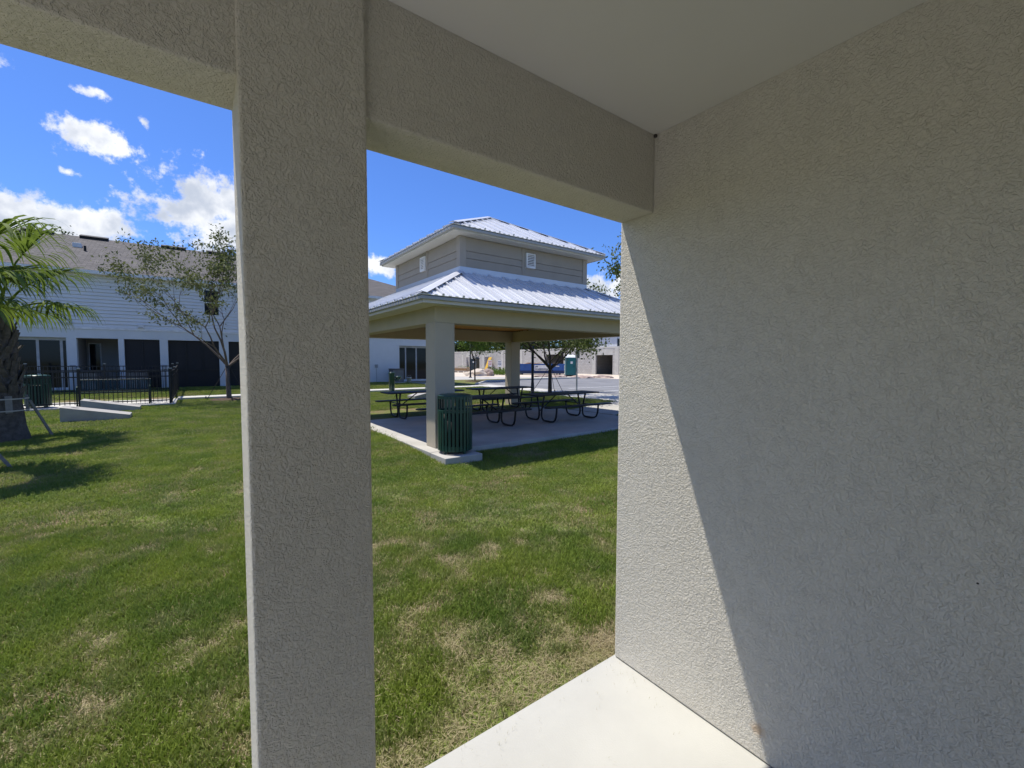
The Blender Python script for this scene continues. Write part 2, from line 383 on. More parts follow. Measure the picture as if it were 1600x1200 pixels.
# ------------------------------------------------------------------ the shelter we stand in
WX_, YO, YI, ZB, ZC = 1.780, 1.500, 1.302, 2.311, 2.672
XL, XR, CF = .0956, .4126, 1.286
YB, XLEFT = -2.1, -2.2
tag(MB().box(XLEFT, WX_+.22, YB, YO+.012, -.45, 0).build('floor_slab', 'slab_white', bevel=.006), kind='structure')
tag(MB().prism([(-9,-8),(7,-8),(7,YB-.01),(XLEFT-.01,YB-.01),(XLEFT-.01,1.45),(-9,1.45)], -.4, -.02).build('bounce_apron', 'concrete_pale'), kind='structure')  # unseen concrete apron, added to bounce sunlight into the shelter
sh = thing('shelter', (WX_, YO, 0), 'grey stucco shelter with a wall, beam and square column around the viewer', 'shelter')
MB().box(WX_, WX_+.2, YB, YO, .003, ZC+.3).build('wall', 'stucco', sh, bevel=.008)
MB().box(XL, XR, CF, YO, .003, ZC+.002).build('column', 'stucco', sh, bevel=.008)
MB().box(XLEFT+.02, WX_-.001, YI, YO-.003, ZB, ZC+.3).build('beam', 'stucco', sh, bevel=.006)
MB().box(XLEFT+.2, WX_-.001, YB+.22, YI-.001, ZC, ZC+.05).build('ceiling', 'ceiling_paint', sh)
MB().box(XLEFT+.02, WX_+.2, YB, YO-.002, ZC+.301, ZC+.42).build('roof', 'galvalume', sh)
MB().box(XLEFT+.02, XLEFT+.2, YB, YI-.002, ZB, ZC+.3).build('beam', 'stucco', sh)
MB().box(XLEFT+.332, WX_-.002, YB+.02, YB+.21, .003, ZC+.3).build('wall', 'stucco', sh)  # unseen back wall, added to keep bounced light off column and beam
MB().box(XLEFT+.01, XLEFT+.33, YB+.01, YB+.33, .003, ZB-.001).build('column', 'stucco', sh, bevel=.008)
MB().box(XLEFT+.01, XLEFT+.33, CF, YO-.001, .003, ZB-.001).build('column', 'stucco', sh, bevel=.008)
# little wasp-mud blob in the ceiling corner
m = MB(); m.lathe([(0,-.008),(.007,-.006),(.009,0),(.007,.006),(.001,.009)], 8)
b = m.build('mud_blob', 'bark_dark', sh, world=False); b.location = (-.008, YI-YO-.008, ZC-.008)

# ------------------------------------------------------------------ pavilion
PX0, PX1, PY0, PY1, PZ = 3.57, 9.99, 7.38, 13.64, -.05
PCX, PCY = (PX0+PX1)/2, (PY0+PY1)/2
pv = thing('pavilion', (PCX, PCY, PZ), 'open picnic pavilion with a two-tier metal hip roof and tan columns', 'pavilion')
tag(MB().prism([(3.34,7.12),(10.35,7.12),(10.35,14.05),(3.34,14.05)], -.5, PZ).build('pavilion_slab', 'concrete', bevel=.01), kind='structure')
tag(MB().prism([(3.34,6.52),(4.08,6.52),(4.08,7.117),(3.34,7.117)], -.5, PZ-.004).build('pad', 'concrete', bevel=.01), kind='structure')
CW, CD, BZ0, BZ1, BZT = .42, .40, 2.33, 2.63, 2.72
for x in (PX0, PX1-CW):
    for y in (PY0, PY1-CD):
        MB().box(x, x+CW, y, y+CD, PZ+.002, BZ0-.001).build('column', 'stucco_fine', pv, bevel=.008)
bi = .012
MB().box(PX0+bi, PX1-bi, PY0+bi, PY0+.34, BZ0, BZT).build('beam', 'beam_tan', pv, bevel=.006)
MB().box(PX0+bi, PX1-bi, PY1-.34, PY1-bi, BZ0, BZT).build('beam', 'beam_tan', pv, bevel=.006)
MB().box(PX0+bi, PX0+.34, PY0+.342, PY1-.342, BZ0, BZT).build('beam', 'beam_tan', pv, bevel=.006)
MB().box(PX1-.34, PX1-bi, PY0+.342, PY1-.342, BZ0, BZT).build('beam', 'beam_tan', pv, bevel=.006)
nb = 40
for i in range(nb):                                         # tongue-and-groove ceiling boards
    y0 = PY0+.345+(PY1-PY0-.69)*i/nb; y1 = PY0+.345+(PY1-PY0-.69)*(i+1)/nb
    MB().box(PX0+.345, PX1-.345, y0+.003, y1-.003, 2.74-.004*(i % 2), 2.76).build('ceiling_board', 'wood_ceiling', pv)
OV = .44
ex0, ex1, ey0, ey1 = PX0-OV, PX1+OV, PY0-OV, PY1+OV
def ring(x0, x1, y0, y1, w, z0, z1, name, m, par, bev=0):
    MB().box(x0, x1, y0, y0+w, z0, z1).build(name, m, par, bevel=bev); MB().box(x0, x1, y1-w, y1, z0, z1).build(name, m, par, bevel=bev)
    MB().box(x0, x0+w, y0+w+.001, y1-w-.001, z0, z1).build(name, m, par, bevel=bev); MB().box(x1-w, x1, y0+w+.001, y1-w-.001, z0, z1).build(name, m, par, bevel=bev)
ring(ex0+.05, ex1-.05, ey0+.05, ey1-.05, OV-.04, BZ1+.001, BZ1+.03, 'soffit', 'soffit', pv)
ring(ex0+.02, ex1-.02, ey0+.02, ey1-.02, .028, BZ1-.012, BZ1+.10, 'fascia', 'soffit', pv)
ring(ex0-.03, ex1+.03, ey0-.03, ey1+.03, .048, BZ1+.045, BZ1+.105, 'gutter', 'gutter', pv, .008)

def hip_roof(par, x0, x1, y0, y1, z0, tx0, tx1, ty0, ty1, z1, pw, tier):
    """panels of a four-sided roof between an eave rectangle and an upper rectangle (or point)"""
    E = [Vector((x0,y0,z0)), Vector((x1,y0,z0)), Vector((x1,y1,z0)), Vector((x0,y1,z0))]
    T = [Vector((tx0,ty0,z1)), Vector((tx1,ty0,z1)), Vector((tx1,ty1,z1)), Vector((tx0,ty1,z1))]
    for s in range(4):
        a, b = E[s], E[(s+1)%4]; c, d = T[(s+1)%4], T[s]
        u = (b-a).normalized(); wid = (b-a).length
        e1 = (d-a).dot(u); e2 = (c-a).dot(u); up = (d-a)-u*e1; Ls = up.length; v = up/Ls; n = u.cross(v)
        k = max(2, round(wid/pw)); st = wid/k
        def vmax(t):                                        # how far up the slope at u = t
            if t < e1: return Ls*t/max(e1, 1e-6)
            if t > e2: return Ls*(wid-t)/max(wid-e2, 1e-6)
            return Ls
        for i in range(k):
            u0, u1 = i*st, (i+1)*st
            us = sorted({u0, u1} | {t for t in (e1, e2) if u0 < t < u1})
            poly = [a+u*u0, a+u*u1] + [a+u*t+v*vmax(t) for t in reversed(us) if vmax(t) > .004]
            if vmax(u0) <= .004 and vmax(u1) <= .004: continue
            m = MB(); m.slabpoly([p+n*.012 for p in poly], .012)
            for t, w, h in ((u0, .045, .042), (u0+st/3, .06, .014), (u0+2*st/3, .06, .014)):
                L = vmax(t)-.01
                if L > .05: 
                    p0 = a+u*t+n*(.012+h/2); m.bar(p0-v*.006, p0+v*L, w, h, up=n)
            m.build('roof_panel', 'galvalume', par)
    for s in range(4):                                      # hip caps
        a, d = E[s], T[s]
        dr = (d-a).normalized()
        m = MB(); side = Vector((-dr.y, dr.x, 0)).normalized()
        nrm = side.cross(dr); nrm = nrm if nrm.z > 0 else -nrm
        w = .10; off = Vector((0,0,.058))
        for sg in (-1, 1):
            q = side*sg*w - Vector((0,0,.030))
            m.slabpoly([a+off, d+off, d+off+q, a+off+q] if sg < 0 else [a+off+q, d+off+q, d+off, a+off], .006)
        m.build('hip_cap', 'galvalume', par)

UX0, UX1, UY0, UY1 = 4.81, 8.75, 8.61, 12.41
hip_roof(pv, ex0-.03, ex1+.03, ey0-.03, ey1+.03, BZ1+.115, UX0-.02, UX1+.02, UY0-.02, UY1+.02, 3.585, .41, 0)
ring(UX0-.035, UX1+.035, UY0-.035, UY1+.035, .06, 3.57, 3.73, 'flashing', 'flashing', pv)
MB().box(UX0+.03, UX1-.03, UY0+.03, UY1-.03, 3.3, 4.41).build('upper_wall', 'siding_tan', pv)
# lap siding boards, corner boards and louvred vents on the cupola walls
def cupola_side(ax, s):
    z0, z1 = 3.735, 4.405; n = 3; fr_ = (0, .30, .54, 1)
    for i in range(n):
        zb, zt = z0+fr_[i]*(z1-z0), z0+fr_[i+1]*(z1-z0)-.006
        lo, hi = (UX0+.1, UX1-.1) if ax == 1 else (UY0+.1, UY1-.1)
        pl = (UY0 if s < 0 else UY1) if ax == 1 else (UX0 if s < 0 else UX1)
        m = MB(); o0, o1 = .026*s, .012*s; bk = -.05*s
        if ax == 1: P = [(lo,pl+bk,zb),(hi,pl+bk,zb),(hi,pl+o0,zb),(lo,pl+o0,zb),(lo,pl+bk,zt),(hi,pl+bk,zt),(hi,pl+o1,zt),(lo,pl+o1,zt)]
        else: P = [(pl+bk,lo,zb),(pl+bk,hi,zb),(pl+o0,hi,zb),(pl+o0,lo,zb),(pl+bk,lo,zt),(pl+bk,hi,zt),(pl+o1,hi,zt),(pl+o1,lo,zt)]
        m.add(P, [(0,1,2,3),(7,6,5,4),(3,2,6,7),(0,4,5,1),(0,3,7,4),(1,5,6,2)]); m.build('siding_board', 'siding_tan', pv)
    mid = ((UX0+UX1)/2 if ax == 1 else (UY0+UY1)/2)
    def bx(lo, hi, za, zb, d0, d1, nm, mt, par):
        pl = (UY0 if s < 0 else UY1) if ax == 1 else (UX0 if s < 0 else UX1)
        p, q = sorted((pl+d0*s, pl+d1*s))
        m = MB(); (m.box(lo, hi, p, q, za, zb) if ax == 1 else m.box(p, q, lo, hi, za, zb)); return m.build(nm, mt, par)
    bx(mid-.25, mid-.142, z0+.02, z1, .0, .031, 'trim_board', 'siding_tan', pv)
    vt = bx(mid-.14, mid+.14, 3.93, 4.29, .0, .040, 'vent', 'vent_white', pv)
    bx(mid-.105, mid+.105, 3.975, 4.255, .041, .044, 'vent_shade', 'unlit_void', vt)  # near-black plate in place of the unlit gap behind the slats
    for i in range(7):
        z = 3.982+i*.040; bx(mid-.105, mid+.105, z, z+.019, .045, .066, 'slat', 'vent_white', vt)
    for lo, hi in ((mid-.14, mid-.106), (mid+.106, mid+.14)): bx(lo, hi, 3.93, 4.29, .041, .072, 'vent_frame', 'vent_white', vt)
    bx(mid-.105, mid+.105, 3.93, 3.974, .041, .072, 'vent_frame', 'vent_white', vt); bx(mid-.105, mid+.105, 4.257, 4.29, .041, .072, 'vent_frame', 'vent_white', vt)
for ax in (0, 1):
    for s in (-1, 1): cupola_side(ax, s)
for x in (UX0, UX1):
    for y in (UY0, UY1):
        MB().box(x-.037 if x == UX0 else x-.12, x+.12 if x == UX0 else x+.037, y-.037 if y == UY0 else y-.12, y+.12 if y == UY0 else y+.037, 3.731, 4.405).build('corner_board', 'trim_tan', pv)
UO = .36
ux0, ux1, uy0, uy1 = UX0-UO, UX1+UO, UY0-UO, UY1+UO
MB().box(ux0+.04, ux1-.04, uy0+.04, uy1-.04, 4.412, 4.43).build('soffit', 'soffit', pv)
ring(ux0+.02, ux1-.02, uy0+.02, uy1-.02, .02, 4.405, 4.48, 'fascia', 'soffit', pv)
ring(ux0-.03, ux1+.03, uy0-.03, uy1+.03, .048, 4.435, 4.495, 'gutter', 'gutter', pv, .008)
hip_roof(pv, ux0-.03, ux1+.03, uy0-.03, uy1+.03, 4.505, PCX-.01, PCX+.01, PCY-.01, PCY+.01, 5.66, .41, 1)

# ------------------------------------------------------------------ picnic tables
def picnic_table():
    t = thing('picnic_table', (0,0,0), '', 'picnic table', 'picnic tables under the pavilion')
    def plank(y0, y1, z0, z1, L):
        c = .05; m = MB(); m.prism([(-L+c,y0),(L-c,y0),(L,y0+c),(L,y1-c),(L-c,y1),(-L+c,y1),(-L,y1-c),(-L,y0+c)], z0, z1); return m
    plank(-.37, .37, .725, .76, 1.22).build('tabletop', 'table_black', t, bevel=.008, world=False)
    for s in (-1, 1): plank(s*.72-.13, s*.72+.13, .43, .465, 1.22).build('bench_seat', 'table_black', t, bevel=.008, world=False)
    for x in (-.8, .8):
        for s in (-1, 1):
            pts = [(.16,.724),(.10,.5),(.055,.3),(.05,.17),(.075,.085),(.13,.038),(.22,.026),(.42,.026),(.53,.04),(.60,.085),(.64,.17),(.66,.30),(.67,.429)]
            MB().tube([(x, s*a, z) for a, z in pts], .0255, 8).build('leg_tube', 'tube_black', t, smooth=True, world=False)
        MB().bar((x,-.70,.416),(x,.70,.416),.04,.02).build('cross_bar', 'tube_black', t, world=False)
        MB().tube([(x,0,.30),(x*.25,0,.722)], .016, 8).build('brace', 'tube_black', t, world=False)
        MB().tube([(x,.05,.30),(x,-.05,.30)], .016, 8).build('brace_pin', 'tube_black', t, world=False)
    return t
pt = picnic_table()
TB = [((5.56, 9.28), 0, 'black picnic table closest to the green trash can, nearest on its left side'),
      ((8.42, 9.16), .5, 'black picnic table at the near right of the pavilion, its right end fully in view'),
      ((5.46, 12.05), -.4, 'black picnic table at the far left, partly hidden by the near column'),
      ((8.36, 12.15), .6, 'black picnic table at the far right, in front of the far column')]
for i, ((x, y), a, lab) in enumerate(TB):
    o = pt if i == 0 else copy_tree(pt); o.location = (x, y, PZ+.001); o.rotation_euler = (0, 0, R(a)); o['label'] = lab

# ------------------------------------------------------------------ trash receptacles
def trash_can():
    t = thing('trash_can', (0,0,0), '', 'trash can', 'green slatted trash cans')
    r = .30
    for k in range(4):
        a = k*math.pi/2+.4; MB().box(r*.8*math.cos(a)-.025, r*.8*math.cos(a)+.025, r*.8*math.sin(a)-.025, r*.8*math.sin(a)+.025, 0, .05).build('foot', 'green_metal', t, world=False)
    MB().lathe([(r-.02,.05),(r-.005,.05),(r-.005,.14),(r-.02,.14),(r-.02,.05)], 40).build('base_ring', 'green_metal', t, smooth=False, world=False)
    MB().lathe([(r-.022,.74),(r+.004,.74),(r+.004,.785),(r-.022,.785),(r-.022,.74)], 40).build('middle_ring', 'green_metal', t, world=False)
    MB().lathe([(r-.022,.985),(r+.004,.985),(r+.004,1.03),(r-.022,1.03),(r-.022,.985)], 40).build('top_ring', 'green_metal', t, world=False)
    MB().lathe([(.001,1.075),(.15,1.072),(r-.06,1.062),(r+.006,1.045),(r+.012,1.034),(r+.006,1.0315),(.001,1.0315)], 40).build('lid', 'green_metal', t, smooth=True, world=False)
    MB().lathe([(.001,.06),(r-.05,.06),(r-.045,.72),(r-.055,.72),(r-.06,.08),(.001,.08)], 32).build('liner', 'liner', t, smooth=True, world=False)
    n = 28; sl_ = None
    for k in range(n):
        a = 2*math.pi*k/n
        short = (k % 14) in (0, 1, 2)                      # two openings between the upper slats
        key = 'short' if short else 'long'
        if k in (0, 3):
            m = MB(); m.box(r+.005, r+.013, -.023, .023, .055, .78 if short else 1.025)
            ob = m.build('slat', 'green_metal', t, bevel=.002, world=False)
            if short: s_short = ob
            else: s_long = ob
            ob.rotation_euler = (0, 0, a)
        else: inst(s_short if short else s_long, t, rot=(0, 0, a))
    return t
tcn = trash_can(); tcn.location = (3.745, 6.93, PZ-.003); tcn.rotation_euler = (0,0,R(172)); tcn['label'] = 'dark green slatted trash can beside the near pavilion column'
tc2 = copy_tree(tcn)
tc2.location = (-4.30, 20.45, .065); tc2.rotation_euler = (0,0,R(40)); tc2['label'] = 'dark green trash can behind the black fence, beside the palm trunk'

# ------------------------------------------------------------------ pavements
def sheet(name, pts, z, m, thick=.10):
    return tag(MB().prism([(p[0], p[1]) for p in pts], z-thick, z).build(name, m), kind='structure')
sheet('patio', [(-7,19.75),(-.75,19.75),(-.75,22.9),(-7,22.9)], .06, 'concrete_pale', .3)
sheet('sidewalk', [(-.745,21.7),(13.6,21.9),(13.6,22.9),(-.745,22.7)], .115, 'concrete_pale', .3)
sheet('sidewalk', [(13.61,14.4),(15.0,14.4),(15.0,23.2),(13.61,23.2)], .105, 'concrete_pale', .2)
sheet('sidewalk', [(12.75,4),(15.0,4),(15.0,14.39),(12.75,14.39)], .105, 'concrete_pale', .2)
wk = MB(); wx = [10.355+k*(12.745-10.355)/8 for k in range(9)]
for k in range(8):
    a, b = wx[k], wx[k+1]; za, zb = max(tz(a,9.8)+.02, PZ), max(tz(b,9.8)+.02, PZ)
    wk.add([(a,8.9,-.3),(b,8.9,-.3),(b,10.8,-.3),(a,10.8,-.3),(a,8.9,za),(b,8.9,zb),(b,10.8,zb),(a,10.8,za)], [(4,5,6,7),(0,1,5,4),(2,3,7,6)])
tag(wk.build('walkway', 'concrete'), kind='structure')
MBk = MB().prism([(15.0,-20),(15.15,-20),(15.15,24.9),(18.65,28.9),(31,29.6),(31,29.75),(18.6,29.06),(15.0,24.96)], -.1, .12)
tag(MBk.build('kerb', 'concrete_pale'), kind='structure')
sheet('parking_lot', [(15.152,-20),(31,-20),(31,29.598),(18.652,28.9),(15.152,24.9)], .016, 'asphalt', .1)
sheet('road', [(14,33.2),(31,31.6),(31,33.0),(24,36.5),(20.5,41),(18.5,55),(12,55),(15,40)], .014, 'concrete', .1)
sheet('building_site', [(31.002,-20),(75,-20),(75,95),(18.6,95),(18.6,55.0),(20.52,41.02),(24.02,36.52),(31.002,33.02)], .022, 'sand', .1)
for i in range(7):
    y = 2+i*2.75; tag(MB().box(17.6, 22.6, y, y+.1, .0162, .0202).build('parking_line', 'line_paint'), kind='structure')
    tag(MB().box(25.0, 30.0, y, y+.1, .0162, .0202).build('parking_line', 'line_paint'), kind='structure')

# ------------------------------------------------------------------ the long two-storey house
HY = 26.74; HX0, HX1 = -13.0, 14.2; HZ = .27
hs = thing('house', ((HX0+HX1)/2, HY, HZ), 'long pale two-storey house with lap siding and brown shingle roof', 'house')
ZO, ZS, ZE = 2.60, 3.0, 5.47                                 # opening heads, start of siding, eave
openings = [(-6.36,-4.69),(-4.37,-3.0),(-2.80,-1.52),(-1.21,.84),(1.25,3.3),(3.55,5.4),(5.7,7.6),(-8.6,-6.75),(10.44,12.75)]
openings.sort(); xs = HX0
for a, b in openings:
    MB().box(xs, a, HY, HY+.3, HZ-.3, ZO).build('ground_wall', 'house_stucco', hs); xs = b
MB().box(xs, HX1, HY, HY+.3, HZ-.3, ZO).build('ground_wall', 'house_stucco', hs)
MB().box(HX0, HX1, HY+.001, HY+.3, ZO+.001, ZS).build('ground_wall', 'house_stucco', hs)
MB().box(HX0, HX1, HY-.03, HY+.3, ZS+.001, ZS+.10).build('band', 'house_trim', hs)
MB().box(HX0, HX1, HY+.05, HY+.3, ZS+.101, ZE+.1).build('upper_wall', 'house_white', hs)
MB().box(HX0, HX1, HY+.301, HY+9.6, HZ-.3, HZ+.02).build('foundation', 'concrete', hs)
MB().box(HX1-.3, HX1, HY+.301, HY+9.5, HZ+.021, ZE).build('end_wall', 'house_stucco', hs)
MB().box(HX0, HX0+.3, HY+.301, HY+9.5, HZ+.021, ZE).build('end_wall', 'house_stucco', hs)
MB().box(HX0+.301, HX1-.301, HY+9.2, HY+9.5, HZ+.021, ZE).build('rear_wall', 'house_stucco', hs)
MB().box(HX0+.301, HX1-.301, HY+.301, HY+9.19, ZS-.25, ZS-.05).build('upper_floor', 'lanai_wall', hs)
nC = 15; ch = (ZE-.02-(ZS+.10))/nC
for i in range(nC):
    z0 = ZS+.102+i*ch; z1 = z0+ch-.008
    for a, b in ([(HX0, .22), (.94, HX1)] if z0 > 3.80 and z1 < 5.25 else [(HX0, HX1)]):
        MB().add([(a,HY+.05,z0),(b,HY+.05,z0),(b,HY-.028,z0),(a,HY-.028,z0),(a,HY+.05,z1),(b,HY+.05,z1),(b,HY+.012,z1),(a,HY+.012,z1)],
             [(0,1,2,3),(7,6,5,4),(3,2,6,7),(0,4,5,1),(0,3,7,4),(1,5,6,2)]).build('siding_board', 'house_white', hs)
# recessed lanais: back wall, side walls, screens or sliding doors
for i, (a, b) in enumerate(openings):
    slider = a in (-6.36, 10.44); dep = .32 if slider else 2.2
    if slider:
        sd = MB().box(a+.002, b-.002, HY+.20, HY+.26, ZO-.12, ZO-.002).build('sliding_door', 'alu_frame', hs)
        MB().box(a+.002, b-.002, HY+.20, HY+.26, HZ+.02, HZ+.14).build('door_sill', 'house_trim', sd)
        n = 3 if a > 0 else 3; W = (b-a-.004)/n if a > 0 else None
        cuts = [a+.002, -5.60, -4.88, b-.002] if a < 0 else [a+.002, a+.50, a+1.24, b-.002]
        for k in range(n):
            c0, c1 = cuts[k], cuts[k+1]
            MB().box(c0+.045, c1-.045, HY+.225, HY+.235, HZ+.141, ZO-.121).build('pane', 'glass', sd)
            for q in (c0, c1-.045): MB().box(q, q+.044, HY+.205, HY+.255, HZ+.141, ZO-.121).build('frame', 'alu_frame', sd)
        MB().box(a-.0, b+.0, HY+.305, HY+.33, HZ+.021, ZO).build('room_shade', 'unlit_void', hs)  # near-black sheet in place of the unlit room behind the door
    else:
        lit = (a == -4.37)  # unlit lanais get near-black walls, their shade painted in
        MB().box(a-.1, b+.1, HY+dep, HY+dep+.1, HZ+.021, ZO+.1).build('lanai_wall', 'lanai_wall' if lit else 'unlit_void', hs)
        for q in (a-.12, b+.02): MB().box(q, q+.1, HY+.301, HY+dep-.001, HZ+.021, ZO+.1).build('lanai_wall', 'lanai_wall' if lit else 'unlit_void', hs)
        if not lit:
            sc = MB().box(a+.001, b-.001, HY+.14, HY+.143, HZ+.022, ZO-.002).build('screen', 'screen', hs)
            k = 2 if b-a > 1.6 else 1
            for j in range(1, k+1):
                xx = a+(b-a)*j/(k+1); MB().box(xx-.02, xx+.02, HY+.11, HY+.138, HZ+.023, ZO-.003).build('mullion', 'black_metal', sc)
            MB().box(a+.002, b-.002, HY+.10, HY+.137, HZ+.85, HZ+.89).build('rail', 'black_metal', sc)
        else:
            wd = MB().box(a+.05, a+.50, HY+dep-.03, HY+dep-.001, HZ+.4, ZO-.15).build('window', 'house_trim', hs)
            MB().box(a+.09, a+.46, HY+dep-.04, HY+dep-.031, HZ+.45, ZO-.2).build('pane', 'glass', wd)
# upper window, vents, electrical boxes
wd = MB().box(.225, .935, HY-.02, HY+.05, 3.86, 5.20).build('window', 'house_trim', hs)
for z0, z1 in ((3.92, 4.50), (4.56, 5.14)): MB().box(.29, .87, HY-.026, HY-.021, z0, z1).build('pane', 'glass', wd)
for x, z in ((-4.6, 3.27), (-2.18, 3.2), (4.1, 3.25), (7.8, 3.25)):
    v_ = MB().box(x-.11, x+.11, HY-.10, HY-.016, z-.09, z+.09).build('dryer_vent', 'house_trim', hs, bevel=.01); MB().box(x-.08, x+.08, HY-.106, HY-.101, z-.06, z-.02).build('flap', 'box_grey', v_)
for x in (-4.52, -1.37, 8.93):
    e_ = MB().box(x-.09, x+.09, HY-.07, HY-.001, 1.19, 1.40).build('electrical_box', 'box_grey', hs, bevel=.008)
    MB().tube([(x, HY-.03, 1.188), (x, HY-.03, HZ-.1)], .012, 6).build('conduit', 'box_grey', e_)
# roof
RY, RZ = HY+4.9, 8.05; ov = .42
rx0, rx1, ry0, ry1 = HX0-ov, HX1+ov, HY-ov, HY+9.5+ov; re1, re0 = 7.2, HX0+6
RZe = ZE+.10
rf = None
fr = MB().slabpoly([(rx0,ry0,RZe),(rx1,ry0,RZe),(re1,RY,RZ),(re0,RY,RZ)], .05)
rf = fr.build('roof', 'shingles', hs)
MB().slabpoly([(rx1,ry0,RZe),(rx1,ry1,RZe),(re1,RY,RZ)], .05).build('roof_slope', 'shingles', rf)
MB().slabpoly([(rx1,ry1,RZe),(rx0,ry1,RZe),(re0,RY,RZ),(re1,RY,RZ)], .05).build('roof_slope', 'shingles', rf)
MB().slabpoly([(rx0,ry1,RZe),(rx0,ry0,RZe),(re0,RY,RZ)], .05).build('roof_slope', 'shingles', rf)
MB().box(rx0+.06, rx1-.06, ry0+.06, HY-.001, ZE-.03, ZE-.01).build('soffit', 'house_trim', hs)
MB().box(rx0, rx1, ry0-.02, ry0+.04, ZE-.05, ZE+.09).build('fascia', 'house_trim', hs)
MB().box(rx1-.05, rx1+.01, ry0+.041, ry1, ZE-.05, ZE+.09).build('fascia', 'house_trim', hs)
slp = (RZ-RZe)/(RY-ry0)
def on_roof(px, py):                                         # meet the sight line with the front roof slope
    d = ray(px, py); n = Vector((0, -slp, 1)); p0 = Vector((0, ry0, RZe)); t = (p0-EYEP).dot(n)/d.dot(n); return EYEP+d*t
for a, b in ((35,85),(126,170),(252,290),(322,355),(410,445)):
    xa = at(a, 355+.12*a, 1, RY).x; xb = at(b, 355+.12*b, 1, RY).x
    MB().slabpoly([(xa,RY-.34,RZ-.34*slp+.15),(xb,RY-.34,RZ-.34*slp+.15),(xb,RY+.02,RZ+.12),(xa,RY+.02,RZ+.12)], .16).build('ridge_vent', 'black_roofvent', rf)
for px, py in ((54,374),(121,381),(349,405)):
    p = on_roof(px, py+4); v_ = MB().box(p.x-.16, p.x+.16, p.y-.14, p.y+.14, p.z-.08, p.z+.16).build('roof_vent', 'pipe_white', rf, bevel=.02)
for px, py in ((31,368),(133,392)):
    p = on_roof(px, py); MB().tube([(p.x,p.y,p.z-.1),(p.x,p.y,p.z+.24)], .05, 8).build('vent_pipe', 'black_roofvent', rf)

# air conditioners by the house
def ac(x, y, lab):
    z = tz(x, y); o = thing('air_conditioner', (x, y, z), lab, 'air conditioner', 'air conditioners along the house')
    MB().box(x-.42, x+.42, y-.42, y+.42, z-.05, z+.06).build('base_pad', 'concrete', o)
    MB().box(x-.36, x+.36, y-.36, y+.36, z+.061, z+.82).build('casing', 'ac_grey', o, bevel=.03)
    MB().box(x-.385, x+.385, y-.385, y+.385, z+.821, z+.88).build('top_cap', 'ac_grey', o, bevel=.02)
    for k in range(9): MB().box(x-.33+k*.075, x-.315+k*.075, y-.372, y-.361, z+.1, z+.78).build('grille_bar', 'box_grey', o)
ac(9.92, 25.95, 'dark grey air conditioner beside the right sliding door'); ac(-2.3, 26.1, 'grey air conditioner in front of the dark middle lanai'); ac(-3.9, 26.1, 'grey air conditioner in front of the grey-walled lanai')
bk = thing('bucket', (10.65, 25.7, tz(10.65, 25.7)), 'small white bucket by the right sliding door', 'bucket')
MB().lathe([(.001,0),(.12,0),(.15,.34),(.155,.34),(.155,.36),(.14,.36),(.11,.02),(.001,.02)], 20).build('pail', 'pot', bk, True, world=False)
MB().tube([(.15*math.cos(a), .0, .34+.15*math.sin(a)) for a in np.linspace(0, math.pi, 10)], .005, 6).build('handle', 'galv_post', bk, world=False)
bfp = thing('backflow_pipe', (10.2, 21.3, tz(10.2,21.3)), 'thin bent water pipe standing in the grass by the sidewalk', 'pipe')
MB().tube([(-.45,0,-.05),(-.45,0,.36),(-.42,0,.40),(.42,0,.40),(.45,0,.36),(.45,0,-.05)], .022, 8).build('pipe', 'galv_post', bfp, world=False)
MB().box(-.08,.08,-.05,.05,.35,.46).build('valve', 'line_paint', bfp, world=False)
MB().tube([(0,0,.46),(0,0,.52)], .03, 8).build('valve_handle', 'box_grey', bfp, world=False)
df = thing('drinking_fountain', (7.75, 20.9, tz(7.75,20.9)), 'green pedestal drinking fountain with two bowls on the lawn', 'drinking fountain')
MB().lathe([(.001,0),(.14,0),(.14,.9),(.15,.95),(.17,1.0),(.17,1.03),(.12,1.0),(.001,.98)], 20).build('pedestal', 'green_metal', df, True, world=False)
MB().box(.14,.34,-.07,.07,.62,.70).build('arm', 'green_metal', df, world=False)
MB().lathe([(.001,.70),(.12,.70),(.17,.80),(.17,.83),(.11,.79),(.001,.76)], 20, c=(.33,0)).build('low_bowl', 'green_metal', df, True, world=False)
for c, z in ((0, .98), (.33, .77)): MB().tube([(c-.06,.02,z),(c-.06,.02,z+.07),(c-.02,.0,z+.09)], .012, 6).build('spout', 'galv_post', df, world=False)
MB().box(-.35,.55,-.35,.35,-.1,.04).build('base_pad', 'concrete_pale', df, world=False)

